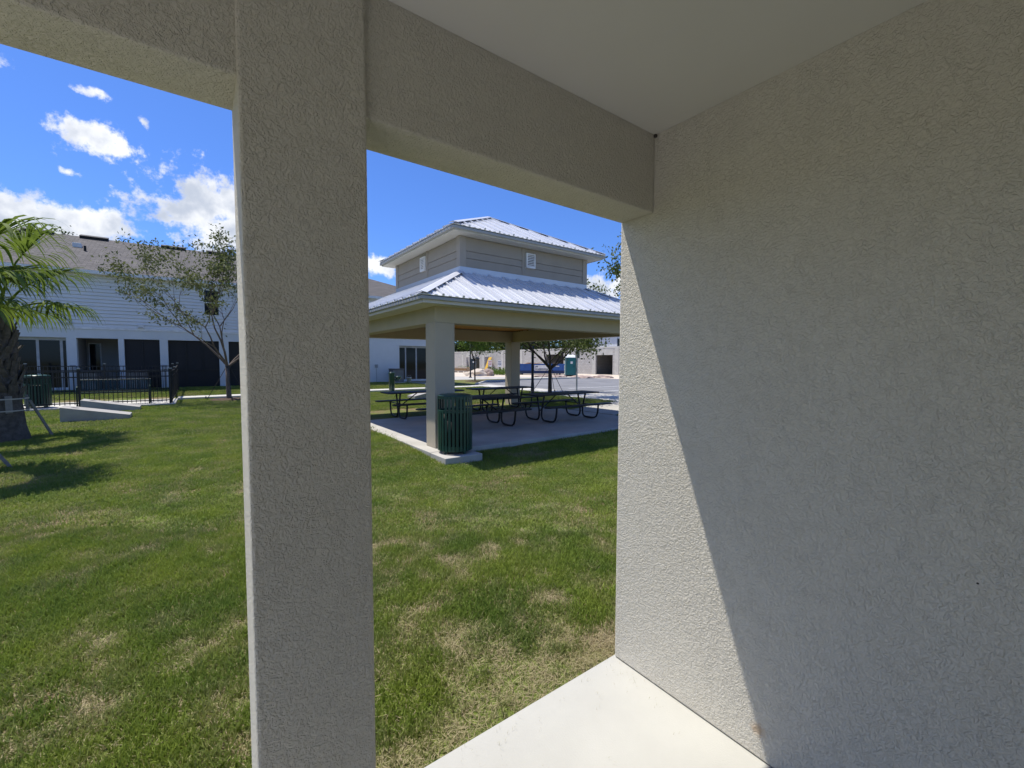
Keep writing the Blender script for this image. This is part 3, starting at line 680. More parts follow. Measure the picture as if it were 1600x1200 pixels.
# ------------------------------------------------------------------ black fence round the patio
def fence_run(o, a, b, npanel, post_mesh, picket_mesh):
    a = Vector(a); b = Vector(b); L = (b-a).length; d = (b-a)/L; yaw = math.atan2(d.y, d.x)
    for i in range(npanel):
        p = a+d*(L*i/npanel); q = a+d*(L*(i+1)/npanel)
        inst(post_mesh, o, p)
        for z in (.12, .98, 1.16):
            MB().bar(p+Vector((0,0,z))+d*.032, q+Vector((0,0,z))-d*.032, .03, .035).build('rail', 'black_metal', o, world=False)
        n = int((q-p).length/.115)
        for k in range(1, n): inst(picket_mesh, o, p+(q-p)*(k/n), (0, 0, yaw))
    inst(post_mesh, o, b)
def fence(loc, lab, runs):
    o = thing('fence', loc, lab, 'fence', 'black picket fences round the patio')
    pm = MB().box(-.03,.03,-.03,.03,0,1.25).build('post', 'black_metal', o, world=False); pc = MB().box(-.042,.042,-.042,.042,1.251,1.28).build('post_cap', 'galv_post', pm, world=False)
    pk = MB().box(-.009,.009,-.009,.009,.06,1.16).build('picket', 'black_metal', o, world=False)
    for a, b, n in runs:
        fence_run(o, a, b, n, pm, pk)
    # caps for the copied posts
    for c in [c for c in o.children if c.name.startswith('post') and c is not pm]: inst(pc, c)
    a = Vector(runs[0][0]); b = Vector(runs[0][1]); d = (b-a).normalized()
    pm.location = a; pk.location = a+d*.055
    dup = [c for c in o.children if c.name.startswith('post') and c is not pm and (c.location-pm.location).length < .01]
    for c in dup:
        for k in list(c.children): bpy.data.objects.remove(k)
        bpy.data.objects.remove(c)
    return o
fence((-5.6, 19.93, .065), 'black picket fence run in front of the green bench', [((0,0,0),(4.71,0,0),2)])
fence((-.86, 20.05, .065), 'black picket fence side run seen nearly end-on, receding to the house', [((0,.06,.0),(.02,2.75,.02),1),((.02,2.78,.02),(.04,5.0,.17),1)])
fence((-5.6, 25.2, .20), 'black picket fence run along the back, nearest the house', [((0,0,0),(4.6,0,0),2)])

# bench
bn = thing('bench', (-2.42, 20.45, .062), 'dark green slatted bench behind the front picket fence', 'bench')
for s in (-1, 1):
    MB().tube([(s*.93,-.28,0),(s*.93,-.28,.44),(s*.93,-.26,.62),(s*.93,-.2,.66),(s*.93,.12,.64)], .025, 8).build('leg', 'green_dark', bn, world=False)
    MB().tube([(s*.93,.22,0),(s*.93,.16,.42),(s*.93,.22,.62),(s*.93,.30,.86)], .025, 8).build('leg', 'green_dark', bn, world=False)
MB().tube([(-.95,.30,.86),(.95,.30,.86)], .022, 8).build('top_rail', 'green_dark', bn, world=False); MB().tube([(-.93,.18,.50),(.93,.18,.50)], .018, 8).build('back_rail', 'green_dark', bn, world=False)
MB().bar((-.93,-.24,.43),(.93,-.24,.43),.03,.03).build('seat_rail', 'green_dark', bn, world=False); MB().bar((-.93,.14,.43),(.93,.14,.43),.03,.03).build('seat_rail', 'green_dark', bn, world=False)
bs = MB().bar((0,.18,.50),(0,.295,.86),.036,.008).build('back_slat', 'green_dark', bn, world=False); bs.location = (-.88,0,0)
ss = MB().bar((0,-.26,.45),(0,.16,.45),.036,.008).build('seat_slat', 'green_dark', bn, world=False); ss.location = (-.88,0,0)
for k in range(1, 30): inst(bs, bn, (-.88+k*.0607,0,0)); inst(ss, bn, (-.88+k*.0607,0,0))

# concrete cornhole boards
def cornhole(loc, rz, lab, grp='concrete cornhole boards'):
    o = thing('cornhole_board', loc, lab, 'game board', grp); o.rotation_euler = (0,0,rz)
    L, W, h0, h1 = 1.35, .72, .40, .12
    bm = bmesh.new(); N = 20; hc = Vector((-L/2+.24, 0)); hr = .085
    # wedge body, open-topped, with a top face that has a round hole
    def zt(x): return h0+(h1-h0)*(x+L/2)/L
    m = MB(); rect = [(-L/2,-W/2),(L/2,-W/2),(L/2,W/2),(-L/2,W/2)]
    out = []
    for k in range(N):                                       # outer ring sampled on the rectangle in step with the hole
        a = 2*math.pi*k/N; dx, dy = math.cos(a), math.sin(a); ts = []
        if dx: ts += [((L/2 if dx > 0 else -L/2)-hc.x)/dx]
        if dy: ts += [((W/2 if dy > 0 else -W/2)-hc.y)/dy]
        t = min(q for q in ts if q > 0); out.append((hc.x+dx*t, hc.y+dy*t))
    hole = [(hc.x+hr*math.cos(2*math.pi*k/N), hc.y+hr*math.sin(2*math.pi*k/N)) for k in range(N)]
    vs = [(x,y,zt(x)) for x,y in out]+[(x,y,zt(x)) for x,y in hole]+[(x,y,zt(x)-.12) for x,y in hole]+[(x,y,zt(x)) for x,y in rect]+[(x,y,-.1) for x,y in rect]
    fs = [(k,(k+1)%N,N+(k+1)%N,N+k) for k in range(N)]+[(N+k,N+(k+1)%N,2*N+(k+1)%N,2*N+k) for k in range(N)]+[tuple(2*N+k for k in range(N))]
    R_ = 3*N
    # corners of the top between ring samples
    for ci, (x, y) in enumerate(rect):
        a = math.atan2(y-hc.y, x-hc.x) % (2*math.pi); k = int(a/(2*math.pi/N)) % N; fs.append((k, R_+ci, (k+1)%N))
    fs += [(R_+i, R_+4+i, R_+4+(i+1)%4, R_+(i+1)%4) for i in range(4)]
    m.add(vs, fs); m.build('body', 'board_concrete', o, world=False)
    return o
c1 = cornhole((-2.28, 16.1, tz(-2.28,16.1)), R(2), 'grey wedge-shaped concrete cornhole board, the nearer of the pair on the lawn')
c2 = cornhole((-2.28, 18.5, tz(-2.28,18.5)), R(2), 'grey wedge-shaped concrete cornhole board, the farther one by the fence')
c3 = cornhole((8.0, 17.5, tz(8.0,17.5)), R(182), 'pale concrete cornhole board behind the near pavilion column')

# ------------------------------------------------------------------ vegetation
def leaf_mesh(pts, dirs, size, ratio, r):
    """many small folded leaves as one mesh; pts (n,3) numpy"""
    n = len(pts); s = size*(.7+.6*r.random(n))[:,None]
    d = dirs/np.linalg.norm(dirs, axis=1)[:,None]
    u = r.normal(size=(n,3)); u -= d*(u*d).sum(1)[:,None]; u /= np.linalg.norm(u, axis=1)[:,None]
    a = pts; b = pts+d*s*.5+u*s*ratio*.5; c = pts+d*s; e = pts+d*s*.5-u*s*ratio*.5
    V = np.stack([a,b,c,e], 1).reshape(-1,3); Fq = np.arange(4*n).reshape(n,4)
    return V, Fq
def np_obj(name, V, Fq, m, parent, off=(0,0,0), smooth=False):
    me = bpy.data.meshes.new(name); V = V-np.array(off); k = Fq.shape[1]
    me.vertices.add(len(V)); me.vertices.foreach_set('co', V.astype(np.float32).ravel())
    me.loops.add(Fq.size); me.loops.foreach_set('vertex_index', Fq.astype(np.int32).ravel())
    me.polygons.add(len(Fq)); me.polygons.foreach_set('loop_start', np.arange(0, Fq.size, k, dtype=np.int32)); me.polygons.foreach_set('loop_total', np.full(len(Fq), k, dtype=np.int32))
    me.materials.append(MATS[m]); me.update(); me.validate()
    o = bpy.data.objects.new(name, me); col.objects.link(o); o.parent = parent; return o

def tree(loc, lab, H, fork, rt, spread, nleaf, lsize, bark, leaf, seed, group=None, low=-.25, stems=5, levels=4, ratio=.45, clump=.22):
    rs = random.Random(seed); r = np.random.default_rng(seed)
    o = thing('tree', loc, lab, 'tree', group)
    m = MB(); tips = []
    lean = Vector((rs.uniform(-.03,.03), rs.uniform(-.03,.03), 1))
    m.tube([Vector((0,0,-.1)), lean*.05, lean*fork*.5, lean*fork], [rt*1.5, rt*1.15, rt, rt*.9], 10)
    def grow(p, d, L, rad, lev):
        pts = [p]; n = 4
        for i in range(n):
            d = (d + Vector((rs.gauss(0,.13), rs.gauss(0,.13), rs.gauss(.05,.08)))).normalized()
            pts.append(pts[-1]+d*(L/n))
        m.tube(pts, [rad*(1-.55*i/n) for i in range(n+1)], 6 if lev < 2 else 4, cap=False)
        if lev >= 1 or low < -.3:
            for i in range((3,2,1,1,1,1)[lev], n+1): tips.append((pts[i], d, lev))
        if lev < levels:
            k = rs.choice((2,3,3)) if lev else 3
            for j in range(k):
                q = pts[rs.choice((2,3,4)) if j else 4]
                az = rs.uniform(0, 2*math.pi); sp = rs.uniform(.35, .85)
                side = Vector((math.cos(az), math.sin(az), rs.uniform(low,.35)))
                grow(q, (d+side*sp).normalized(), L*rs.uniform(.55,.78), rad*.5, lev+1)
    L0 = (H-fork)*.42
    for k in range(stems):
        az = 2*math.pi*(k+rs.uniform(-.25,.25))/stems; t = spread*rs.uniform(.75,1.2)
        grow(lean*fork*rs.uniform(.9,1), Vector((math.cos(az)*t, math.sin(az)*t, 1)).normalized(), L0*rs.uniform(.85,1.1), rt*.55, 0)
    grow(lean*fork, Vector((0,0,1)), L0, rt*.6, 0)
    m.build('trunk', bark, o, smooth=True, world=False)
    w = np.array([1.0 if t[2] >= 3 else .35 for t in tips]); w *= r.random(len(tips))**1.5+.05; w /= w.sum()
    idx = r.choice(len(tips), nleaf, p=w); P = np.array([tuple(t[0]) for t in tips])[idx]+r.normal(0, clump, (nleaf,3))*np.array([1,1,.8])
    D = r.normal(0,1,(nleaf,3))+np.array([0,0,-.35])
    V, Fq = leaf_mesh(P, D, lsize, ratio, r); np_obj('crown', V, Fq, leaf, o)
    return o
def stakes(o_loc, h, rad, label, grp):
    t = thing('tree_stakes', o_loc, label, 'tree stakes', grp)
    for k in range(3):
        a = k*2.094+.6
        MB().tube([(math.cos(a)*.06,math.sin(a)*.06,h),(math.cos(a)*rad,math.sin(a)*rad,-.05)], .012, 5).build('strap', 'black_metal', t, world=False)
        MB().tube([(math.cos(a)*rad,math.sin(a)*rad,-.1),(math.cos(a)*rad,math.sin(a)*rad,.16)], .02, 5).build('stake', 'black_metal', t, world=False)
    MB().lathe([(.075,h-.03),(.085,h-.03),(.085,h+.03),(.075,h+.03)], 12).build('collar', 'black_metal', t, world=False)
def mulch(x, y, r_, z, lab):
    rs = random.Random(int(x*100)); n = 28; m = MB()
    prof = [(0,.07),(.4,.06),(.8,.035),(1,-.03)]
    m.v.append((x,y,z+.07))
    for k, (f, h) in enumerate(prof[1:]):
        for i in range(n):
            a = 2*math.pi*i/n; q = r_*f*(1+rs.uniform(-.1,.1)); m.v.append((x+q*math.cos(a), y+q*math.sin(a), z+h+rs.uniform(-.012,.012)))
    for i in range(n): m.f.append((0,1+i,1+(i+1)%n))
    for k in range(2):
        for i in range(n): m.f.append((1+k*n+i,1+(k+1)*n+i,1+(k+1)*n+(i+1)%n,1+k*n+(i+1)%n))
    return tag(m.build('mulch_bed', 'mulch', smooth=True), kind='structure')

tx, ty = .94, 21.05; tree((tx,ty,tz(tx,ty)), 'airy young tree with sparse olive leaves in front of the pale house', 6.3, 1.45, .075, 1.1, 8500, .115, 'bark', 'leaf_myrtle', 21, levels=5, clump=.10, low=-.5)
stakes((tx,ty,tz(tx,ty)), 1.35, .85, 'black straps staking the young tree before the house', 'tree staking kits'); mulch(tx, ty, .75, tz(tx,ty), '')
tx, ty = 13.05, 15.0; tree((tx,ty,tz(tx,ty)), 'leafy street tree rising behind the far column of the pavilion', 5.7, 1.25, .085, 1.45, 19000, .13, 'bark_dark', 'leaf_oak', 5, clump=.22, stems=9, low=-.8)
stakes((tx,ty,tz(tx,ty)), 1.25, .95, 'black straps staking the street tree behind the pavilion', 'tree staking kits'); mulch(tx, ty, .8, tz(tx,ty), '')
tree((14.3, 8.9, tz(14.3,8.9)+.1), 'street tree mostly hidden by the right wall, its leaves showing at the wall edge', 6.0, 1.5, .085, .8, 12000, .14, 'bark_dark', 'leaf_oak', 9, clump=.2)
tx, ty = 18.0, 29.9; tree((tx,ty,0.0), 'small bright green tree on the grass strip beyond the pavilion', 4.9, 1.7, .055, .9, 11000, .16, 'bark_dark', 'leaf_bright', 13, clump=.25, low=-.7)
mulch(tx, ty, .9, 0.0, '')
# trees showing above the house ridge
for (px, py, yy, sd, lab) in ((72, 348, 44, 3, 'dark tree crown peeping over the roof ridge at left'), (330, 392, 44, 8, 'dark tree top just showing over the ridge behind the young tree')):
    p = at(px, py, 1, yy); tree((p.x, yy, 0), lab, p.z*.93, 4, .16, .3, 6000, .26, 'bark_dark', 'leaf_wood', sd, 'trees behind the house', clump=.3, levels=3)
# far woodland
r = np.random.default_rng(4); pts = []
for k in range(42):
    c = np.array([20+k*2.6+r.normal(0,1), 92-k*.35+r.normal(0,3), 0]); hh = r.uniform(7.5, 11)
    q = r.normal(0,1,(1500,3)); q /= np.linalg.norm(q,axis=1)[:,None]; q *= (r.random(1500)**.4)[:,None]*np.array([3.4,3.4,hh*.46]); 
    q += 0.35*np.sin(q*3.1); pts.append(q+c+np.array([0,0,hh*.52]))
P = np.concatenate(pts); V, Fq = leaf_mesh(P, r.normal(0,1,P.shape), .55, .6, r)
wl = np_obj('woodland', V, Fq, 'leaf_wood', None); tag(wl, 'dark band of woodland behind the building site', 'woodland', kind='stuff')

# palms ---------------------------------------------------------------
def palm(loc, lab, Ht, r0, leaves, seed, group='staked fan palms', brace=()):
    rs = random.Random(seed); o = thing('palm_tree', loc, lab, 'palm tree', group)
    m = MB(); zs = [-.15,.0,.3,.7,1.1,1.6,Ht*.85,Ht]; rr = [1.35,1.25,1.05,.95,.82,.72,.66,.5]
    m.tube([(.0,0,z) for z in zs], [r0*k for k in rr], 20); m.build('trunk', 'palm_bark', o, smooth=True, world=False)
    n = 0
    for lev in range(11):                                    # boots: criss-cross stubs of old leaf bases
        z = .85+lev*(Ht-.8)/11; rad = r0*(.9-.28*lev/10)
        for k in range(8):
            a = 2*math.pi*(k+.5*(lev % 2))/8+rs.uniform(-.15,.15)
            d = Vector((math.cos(a), math.sin(a), 0)); s = Vector((-d.y, d.x, 0)); L = rs.uniform(.16,.34)
            m = MB(); b0 = d*(rad-.03)+Vector((0,0,z)); lean_ = s*rs.uniform(-.10,.10)
            tip = b0+d*rs.uniform(.06,.13)+Vector((0,0,L))+lean_
            w0, w1 = .085, rs.uniform(.02,.035)
            P = [b0-s*w0-d*.01, b0+s*w0-d*.01, b0+s*w0*.6+d*.035, b0-s*w0*.6+d*.035, tip-s*w1-d*.01, tip+s*w1-d*.01, tip+s*w1*.6+d*.02, tip-s*w1*.6+d*.02]
            m.add(P, [(3,2,1,0),(4,5,6,7),(0,1,5,4),(1,2,6,5),(2,3,7,6),(3,0,4,7)]); m.build('boot', 'palm_bark', o, world=False)
    # fan leaves
    for (az, el, Lp, Lb) in leaves:
        d = Vector((math.cos(az)*math.cos(el), math.sin(az)*math.cos(el), math.sin(el))); p = Vector((0,0,Ht-.05)); path = [p.copy()]
        dd = d.copy()
        for i in range(7):
            p = p+dd*(Lp/7); dd = (dd+Vector((0,0,-.06-.035*i))).normalized(); path.append(p.copy())
        MB().tube(path, [.032-.0026*i for i in range(8)], 6).build('leaf_stem', 'leaf_palm', o, smooth=True, world=False)
        side = dd.cross(Vector((0,0,1))).normalized(); upv = side.cross(dd).normalized()
        Vv = []; Ff = []; ns = 44
        for j in range(ns):
            t = (j/(ns-1)*2-1); ang = t*R(118); fold = abs(t)
            sd = (dd*math.cos(ang)+side*math.sin(ang)).normalized(); sd = (sd+upv*(.32*(1-fold))+Vector((rs.gauss(0,.04),rs.gauss(0,.04),rs.gauss(0,.05)))).normalized()
            L = Lb*(1-.25*fold**2)*rs.uniform(.88,1.08); q = p+dd*(.10*(1-fold)); w = .027; nseg = 8; pn = sd.cross(upv).normalized()
            base = len(Vv)
            cur = sd.copy()
            for i in range(nseg+1):
                f = i/nseg; ww = w*(.35+1.3*f if f < .45 else 1.0-.95*((f-.45)/.55)**1.4)
                pn = cur.cross(Vector((0,0,1)));  pn = pn.normalized() if pn.length > .05 else side
                Vv += [tuple(q-pn*ww), tuple(q+pn*ww)]
                q = q+cur*(L/nseg); g_ = .02 if f < .35 else (.30+.75*f)*rs.uniform(.6,1.15); cur = (cur+Vector((0,0,-g_*.8))).normalized()
            for i in range(nseg): Ff.append((base+2*i, base+2*i+1, base+2*i+3, base+2*i+2))
        np_obj('fan_leaf', np.array(Vv), np.array(Ff), 'leaf_palm', o)
    # strapped battens and braces
    for z in (.62,.86):
        MB().lathe([(r0*1.05+.052,z-.012),(r0*1.05+.056,z-.012),(r0*1.05+.056,z+.012),(r0*1.05+.052,z+.012)], 24).build('strap', 'strap', o, world=False)
    for k in range(5):
        a = k*2*math.pi/5+.2; c, s = math.cos(a), math.sin(a); q = r0*1.04
        MB().bar((c*(q+.022),s*(q+.022),.58),(c*(q+.022),s*(q+.022),.92),.09,.042,up=(c,s,0)).build('batten', 'lumber', o, world=False)
    for bx, by in brace:
        v = Vector((bx,by,0)); u = v.normalized()*(r0*1.05+.06)
        MB().bar((u.x,u.y,.80),(bx,by,-.06),.09,.04).build('brace', 'lumber', o, world=False)
    return o
pa = gnd(6, 690, -.06)
lv = [(R(-36),R(74),1.45,1.05),(R(-10),R(64),1.15,.95),(R(-62),R(58),1.05,.95),(R(25),R(45),.95,.9),(R(70),R(40),.95,.9),(R(-85),R(42),.95,.95),(R(115),R(45),.9,.9),(R(160),R(45),.95,.9),(R(205),R(40),.95,.9),(R(245),R(55),.9,.9),(R(120),R(75),.9,.9)]
f1 = gnd(85, 682, -.06)
palm((pa.x, pa.y, tz(pa.x,pa.y)), 'staked fan palm at the left edge, trunk crisscrossed with old leaf bases', 2.5, .31, lv, 3, brace=((f1.x-pa.x, f1.y-pa.y), (-.6,-.7), (-.3,.9)))
f2 = gnd(22, 730, -.06)
p2 = Vector((-3.15, 9.6, 0)); lv2 = [(a+.5, e-.1, l*.9, b*.95) for a, e, l, b in lv]
palm((p2.x, p2.y, tz(p2.x,p2.y)), 'nearer staked fan palm mostly outside the left edge, leaf tips and one wooden brace showing', 2.35, .30, lv2, 8, brace=((f2.x-p2.x, f2.y-p2.y), (-.8,.5), (.1,.95)))

# ------------------------------------------------------------------ building site beyond the parking lot
def lamp_post(x, y, H, lab):
    o = thing('lamp_post', (x, y, 0), lab, 'lamp post', 'black lamp posts')
    MB().lathe([(.001,0),(.16,0),(.16,.05),(.09,.12),(.075,.6),(.065,.62),(.055,H),(.001,H)], 16).build('pole', 'black_metal', o, True, world=False)
    MB().lathe([(.05,H),(.12,H+.03),(.16,H+.10),(.19,H+.42),(.20,H+.44),(.10,H+.56),(.02,H+.62),(.001,H+.62)], 16).build('lantern', 'black_metal', o, True, world=False)
p = gnd(832, 613, .05); lamp_post(p.x*.93, p.y*.93, 3.4, 'black lamp post standing just behind the far pavilion column')
p = gnd(735, 590, .02); lamp_post(p.x, p.y, 4.2, 'distant slim black lamp post beside the small bright tree')
p = gnd(901, 612, .05); sp = thing('sign_post', (p.x*.95, p.y*.95, .05), 'galvanized parking sign post at the edge of the lot', 'sign post')
MB().bar((0,0,-.1),(0,0,2.2),.06,.05).build('post', 'galv_post', sp, world=False); MB().box(.03,.036,-.15,.15,1.72,2.18).build('sign_plate', 'galv_post', sp, world=False)

BX = 40.0
bw = thing('block_building', (BX, 45, .02), 'unfinished single-storey concrete block building with open doorways', 'building')
def bwall(y0, y1, z0, z1, x0=BX, x1=BX+.2, nm='wall', m='block'): return MB().box(x0, x1, y0, y1, z0, z1).build(nm, m, bw)
ops = [(28.5,31.2,2.4),(34.64,37.35,2.42),(43.2,47.0,2.6),(53.4,55.2,2.3),(61.5,63.2,2.4),(68,69.5,2.4)]
ys = 22.0
for a, b, h in ops:
    bwall(ys, a, .02, 3.2); bwall(a+.001, b-.001, h, 3.2, nm='lintel', m='concrete_pale'); ys = b
bwall(ys, 80, .02, 3.2)
for y in (33.7, 37.36, 47.05, 52.4, 57.5, 63.3, 66.5, 70.5):
    bwall(y, y+.62, .02, 3.22, BX-.03, BX-.002, 'pilaster', 'concrete_pale')
MB().box(BX-.02, BX+.22, 22, 80, 3.221, 3.42).build('bond_beam', 'concrete_pale', bw)
MB().box(BX+6, BX+6.2, 22, 80, .02, 3.2).build('rear_wall', 'block', bw)
for y in (22.0, 32.6, 38.4, 48.0, 58.2, 64.6, 79.8): MB().box(BX+.201, BX+5.999, y, y+.2, .02, 3.2).build('cross_wall', 'block_side', bw)
MB().box(BX+.201, BX+5.999, 32.81, 38.39, 3.0, 3.19).build('floor_deck', 'unlit_void', bw); MB().box(BX+.201, BX+5.999, 38.61, 47.99, 3.0, 3.19).build('floor_deck', 'unlit_void', bw)
# pale second block further right-back, its upper wall shows through the leaves
b2 = thing('townhouse_shell', (52, 40, .02), 'pale two-storey building shell rising behind the block walls', 'building')
MB().box(52, 60, 25, 50, .02, 6.2).build('wall', 'house_white', b2)
for y in (28, 33, 38, 43):
    w_ = MB().box(51.96, 51.999, y, y+1.2, 3.9, 5.2).build('window', 'alu_frame', b2); MB().box(51.94, 51.959, y+.1, y+1.1, 4.0, 5.1).build('pane', 'glass', w_)
MB().box(51.6, 60.4, 24.6, 50.4, 6.201, 6.5).build('roof', 'house_trim', b2)

# blue roll-off dumpster
dl = gnd(806, 585.5, .03); dr = gnd(884, 585.5, .03); dc = (dl+dr)/2; dv = dr-dl; dL = dv.length*.92
dm = thing('dumpster', (dc.x+.6, dc.y+.9, .022), 'long blue roll-off dumpster with a white sign, loaded with wood scraps', 'dumpster'); dm.rotation_euler = (0,0,math.atan2(dv.y, dv.x))
h = 1.28; hw = 1.15; hl = dL/2
MB().box(-hl,hl,-hw,-hw+.06,.18,h).build('side_panel', 'dumpster_blue', dm, world=False); MB().box(-hl,hl,hw-.06,hw,.18,h).build('side_panel', 'dumpster_blue', dm, world=False)
MB().box(-hl,-hl+.06,-hw+.061,hw-.061,.18,h).build('end_panel', 'dumpster_blue', dm, world=False); MB().box(hl-.06,hl,-hw+.061,hw-.061,.18,h).build('end_panel', 'dumpster_blue', dm, world=False)
MB().box(-hl,hl,-hw,hw,.12,.179).build('floor_pan', 'dumpster_navy', dm, world=False)
MB().box(-hl-.04,hl+.04,-hw-.07,-hw-.001,h-.08,h+.03).build('top_rail', 'dumpster_blue', dm, world=False); MB().box(-hl-.04,hl+.04,hw+.001,hw+.07,h-.08,h+.03).build('top_rail', 'dumpster_blue', dm, world=False)
MB().box(-hl,hl,-hw-.05,-hw-.001,.18,.50).build('lower_band', 'dumpster_navy', dm, world=False)
for k in range(9):
    x = -hl+.15+k*(2*hl-.3)/8; MB().box(x-.05,x+.05,-hw-.06,-hw-.001,.505,h-.085).build('rib', 'dumpster_blue', dm, world=False)
for x in (-hl+.5, hl-.5):
    for y in (-hw+.2, hw-.2): MB().tube([(x,y-.08,.09),(x,y+.08,.09)], .09, 12).build('wheel', 'black_metal', dm, world=False)
sg = MB().box(-.85,.85,-hw-.10,-hw-.065,.52,1.16).build('sign', 'sign_white', dm, world=False)
rs = random.Random(2)
m = MB()                                                     # two lines of lettering too far away to read
for zc, x0, x1, hh in ((.98,-.75,-.45,.11),(.68,-.78,.70,.10)):
    x = x0
    while x < x1:
        w = rs.uniform(.04,.09); m.box(x, x+w*.8, -hw-.104, -hw-.101, zc-hh*rs.uniform(.5,1), zc+hh*rs.uniform(.5,1)); x += w
m.build('lettering', 'sign_ink', sg, world=False)
MB().box(1.65,2.15,-hw-.075,-hw-.061,.98,1.08).build('sticker', 'sign_white', dm, world=False)
wp = thing('wood_scraps', (dc.x+.5, dc.y+.9, .2), 'brown wood scraps heaped on top of the blue dumpster', 'wood scraps'); wp.rotation_euler = dm.rotation_euler
for k in range(16):
    x = rs.uniform(-1.6,.6); L = rs.uniform(.5,1.1); a = rs.uniform(-.35,.35); z = .9+rs.uniform(0,.5)*(1-abs(x+.3)/1.6)
    MB().bar((x-L,rs.uniform(-.6,.6),z),(x+L*.3,rs.uniform(-.6,.6),z+a*.6+.1),.25,.05).build('plank', 'lumber_new', wp, world=False)
MB().box(-2.0,2.0,-.9,.9,0.0,.85).build('debris_bed', 'lumber_new', wp, world=False)

def porta(loc, rz, lab, body, roof):
    o = thing('portable_toilet', loc, lab, 'portable toilet', 'portable toilets on the building site'); o.rotation_euler = (0,0,rz)
    MB().box(-.62,.62,-.62,.62,0,.12).build('base', 'black_metal', o, world=False)
    MB().box(-.56,.56,-.56,.56,.121,2.02).build('cabin', body, o, bevel=.03, world=False)
    d_ = MB().box(-.42,.42,-.60,-.561,.16,1.95).build('door', body, o, bevel=.01, world=False)
    MB().box(-.32,.32,-.612,-.601,.3,1.0).build('door_panel', body, d_, world=False); MB().box(-.05,.18,-.612,-.601,1.35,1.6).build('door_sign', 'sign_white', d_, world=False); MB().box(.28,.34,-.625,-.601,1.02,1.16).build('handle', 'black_metal', d_, world=False)
    for x in (-.57,.53): MB().box(x,x+.04,-.605,-.561,.121,2.02).build('corner_post', 'galv_post', o, world=False)
    MB().add([(-.63,-.63,2.021),(.63,-.63,2.021),(.63,.63,2.021),(-.63,.63,2.021),(-.5,-.45,2.22),(.5,-.45,2.22),(.5,.45,2.22),(-.5,.45,2.22),(-.3,-.2,2.32),(.3,-.2,2.32),(.3,.2,2.32),(-.3,.2,2.32)],
        [(3,2,1,0),(0,1,5,4),(1,2,6,5),(2,3,7,6),(3,0,4,7),(4,5,9,8),(5,6,10,9),(6,7,11,10),(7,4,8,11),(8,9,10,11)]).build('roof', roof, o, world=False)
    MB().tube([(-.5,.5,2.0),(-.5,.5,2.5)], .05, 8).build('vent_pipe', 'black_metal', o, world=False)
p = gnd(891, 588, .03); porta((p.x+.3,p.y+.3,.022), R(-38), 'teal portable toilet with a white roof beside the blue dumpster', 'porta_teal', 'porta_roof')
p = at(742, 575, 0, 36.5); porta((36.5,p.y,.022), R(-62), 'dark portable toilet with white door sign before the block walls', 'porta_dark', 'porta_dark')

yp = at(760, 573, 0, 38.8); ys_ = thing('yellow_panels', (38.8, yp.y, .022), 'yellow sheathing panels leaning against the block wall', 'panels')
for k in range(3): MB().slabpoly([(-.30+k*.14,-.35+k*.2,0),(-.30+k*.14,.35+k*.2,0),(.85+k*.05,.35+k*.2,2.3),(.85+k*.05,-.35+k*.2,2.3)][::-1], .03).build('panel', 'yellow_panel', ys_, world=False)
def site_sign(px, py, lab, red):
    p = at(px, py, 0, 33.0); o = thing('site_sign', (33.0, p.y, .022), lab, 'sign', 'signs on the building site'); o.rotation_euler = (0,0,R(-55))
    MB().box(-.06,.06,-.06,.06,0,.95).build('post', 'black_metal', o, world=False)
    b_ = MB().box(-.28,.28,-.09,-.062,.85,1.75).build('board', 'sign_white', o, world=False)
    q = random.Random(px); m = MB()
    for i in range(3):
        x = -.22
        while x < .2: w = q.uniform(.04,.1); m.box(x, x+w*.75, -.094, -.091, 1.5-i*.2, 1.6-i*.2); x += w
    m.build('lettering', 'sign_red' if red else 'sign_ink', b_, world=False)
site_sign(766, 577, 'white sign with red lettering on a black post at the building site', True); site_sign(781, 577, 'white sign on a black post beside the far column at the building site', False)

def lump(name, c, s, m_, lab, cat, seed, sub=3, group=None):
    bm = bmesh.new(); bmesh.ops.create_icosphere(bm, subdivisions=sub, radius=1)
    for v in bm.verts:
        n_ = mnoise.noise(Vector(v.co)*1.7+Vector((seed,0,0)))*.35+mnoise.noise(Vector(v.co)*4.5+Vector((0,seed,0)))*.16
        v.co = Vector((v.co.x*s[0], v.co.y*s[1], max(v.co.z, -.25)*s[2]))*(1+n_)
    me = bpy.data.meshes.new(name); bm.to_mesh(me); bm.free(); me.materials.append(MATS[m_])
    o = bpy.data.objects.new(name, me); col.objects.link(o); o.location = c; return tag(o, lab, cat, group)
p = gnd(746, 584.5, .03); dscale = .88
lump('dirt_mound', (p.x*dscale, p.y*dscale, .06), (1.5,1.1,.7), 'sand', 'low pale mound of dirt behind the small bright tree', 'dirt mound', 3)
p = gnd(764, 584.5, .03); lump('boulder', (p.x*dscale, p.y*dscale, .12), (.6,.55,.75), 'rubble', 'dark broken boulder at the right end of the dirt mound', 'boulder', 9)
def shrub(px, py, seed, lab):
    p = gnd(px, py, .03)*.9; r = np.random.default_rng(seed); o = thing('weed_clump', (p.x, p.y, .02), lab, 'weeds', 'weeds on the building site')
    q = r.normal(0,1,(900,3))*np.array([.8,.8,.28]); q[:,2] = np.abs(q[:,2])+.05; V, Fq = leaf_mesh(q, r.normal(0,1,(900,3))+np.array([0,0,.8]), .22, .3, r); np_obj('foliage', V, Fq, 'leaf_bright', o)
    MB().tube([(0,0,-.05),(.02,0,.25),(.06,.03,.5)], [.02,.015,.008], 6).build('stem', 'bark', o, world=False)
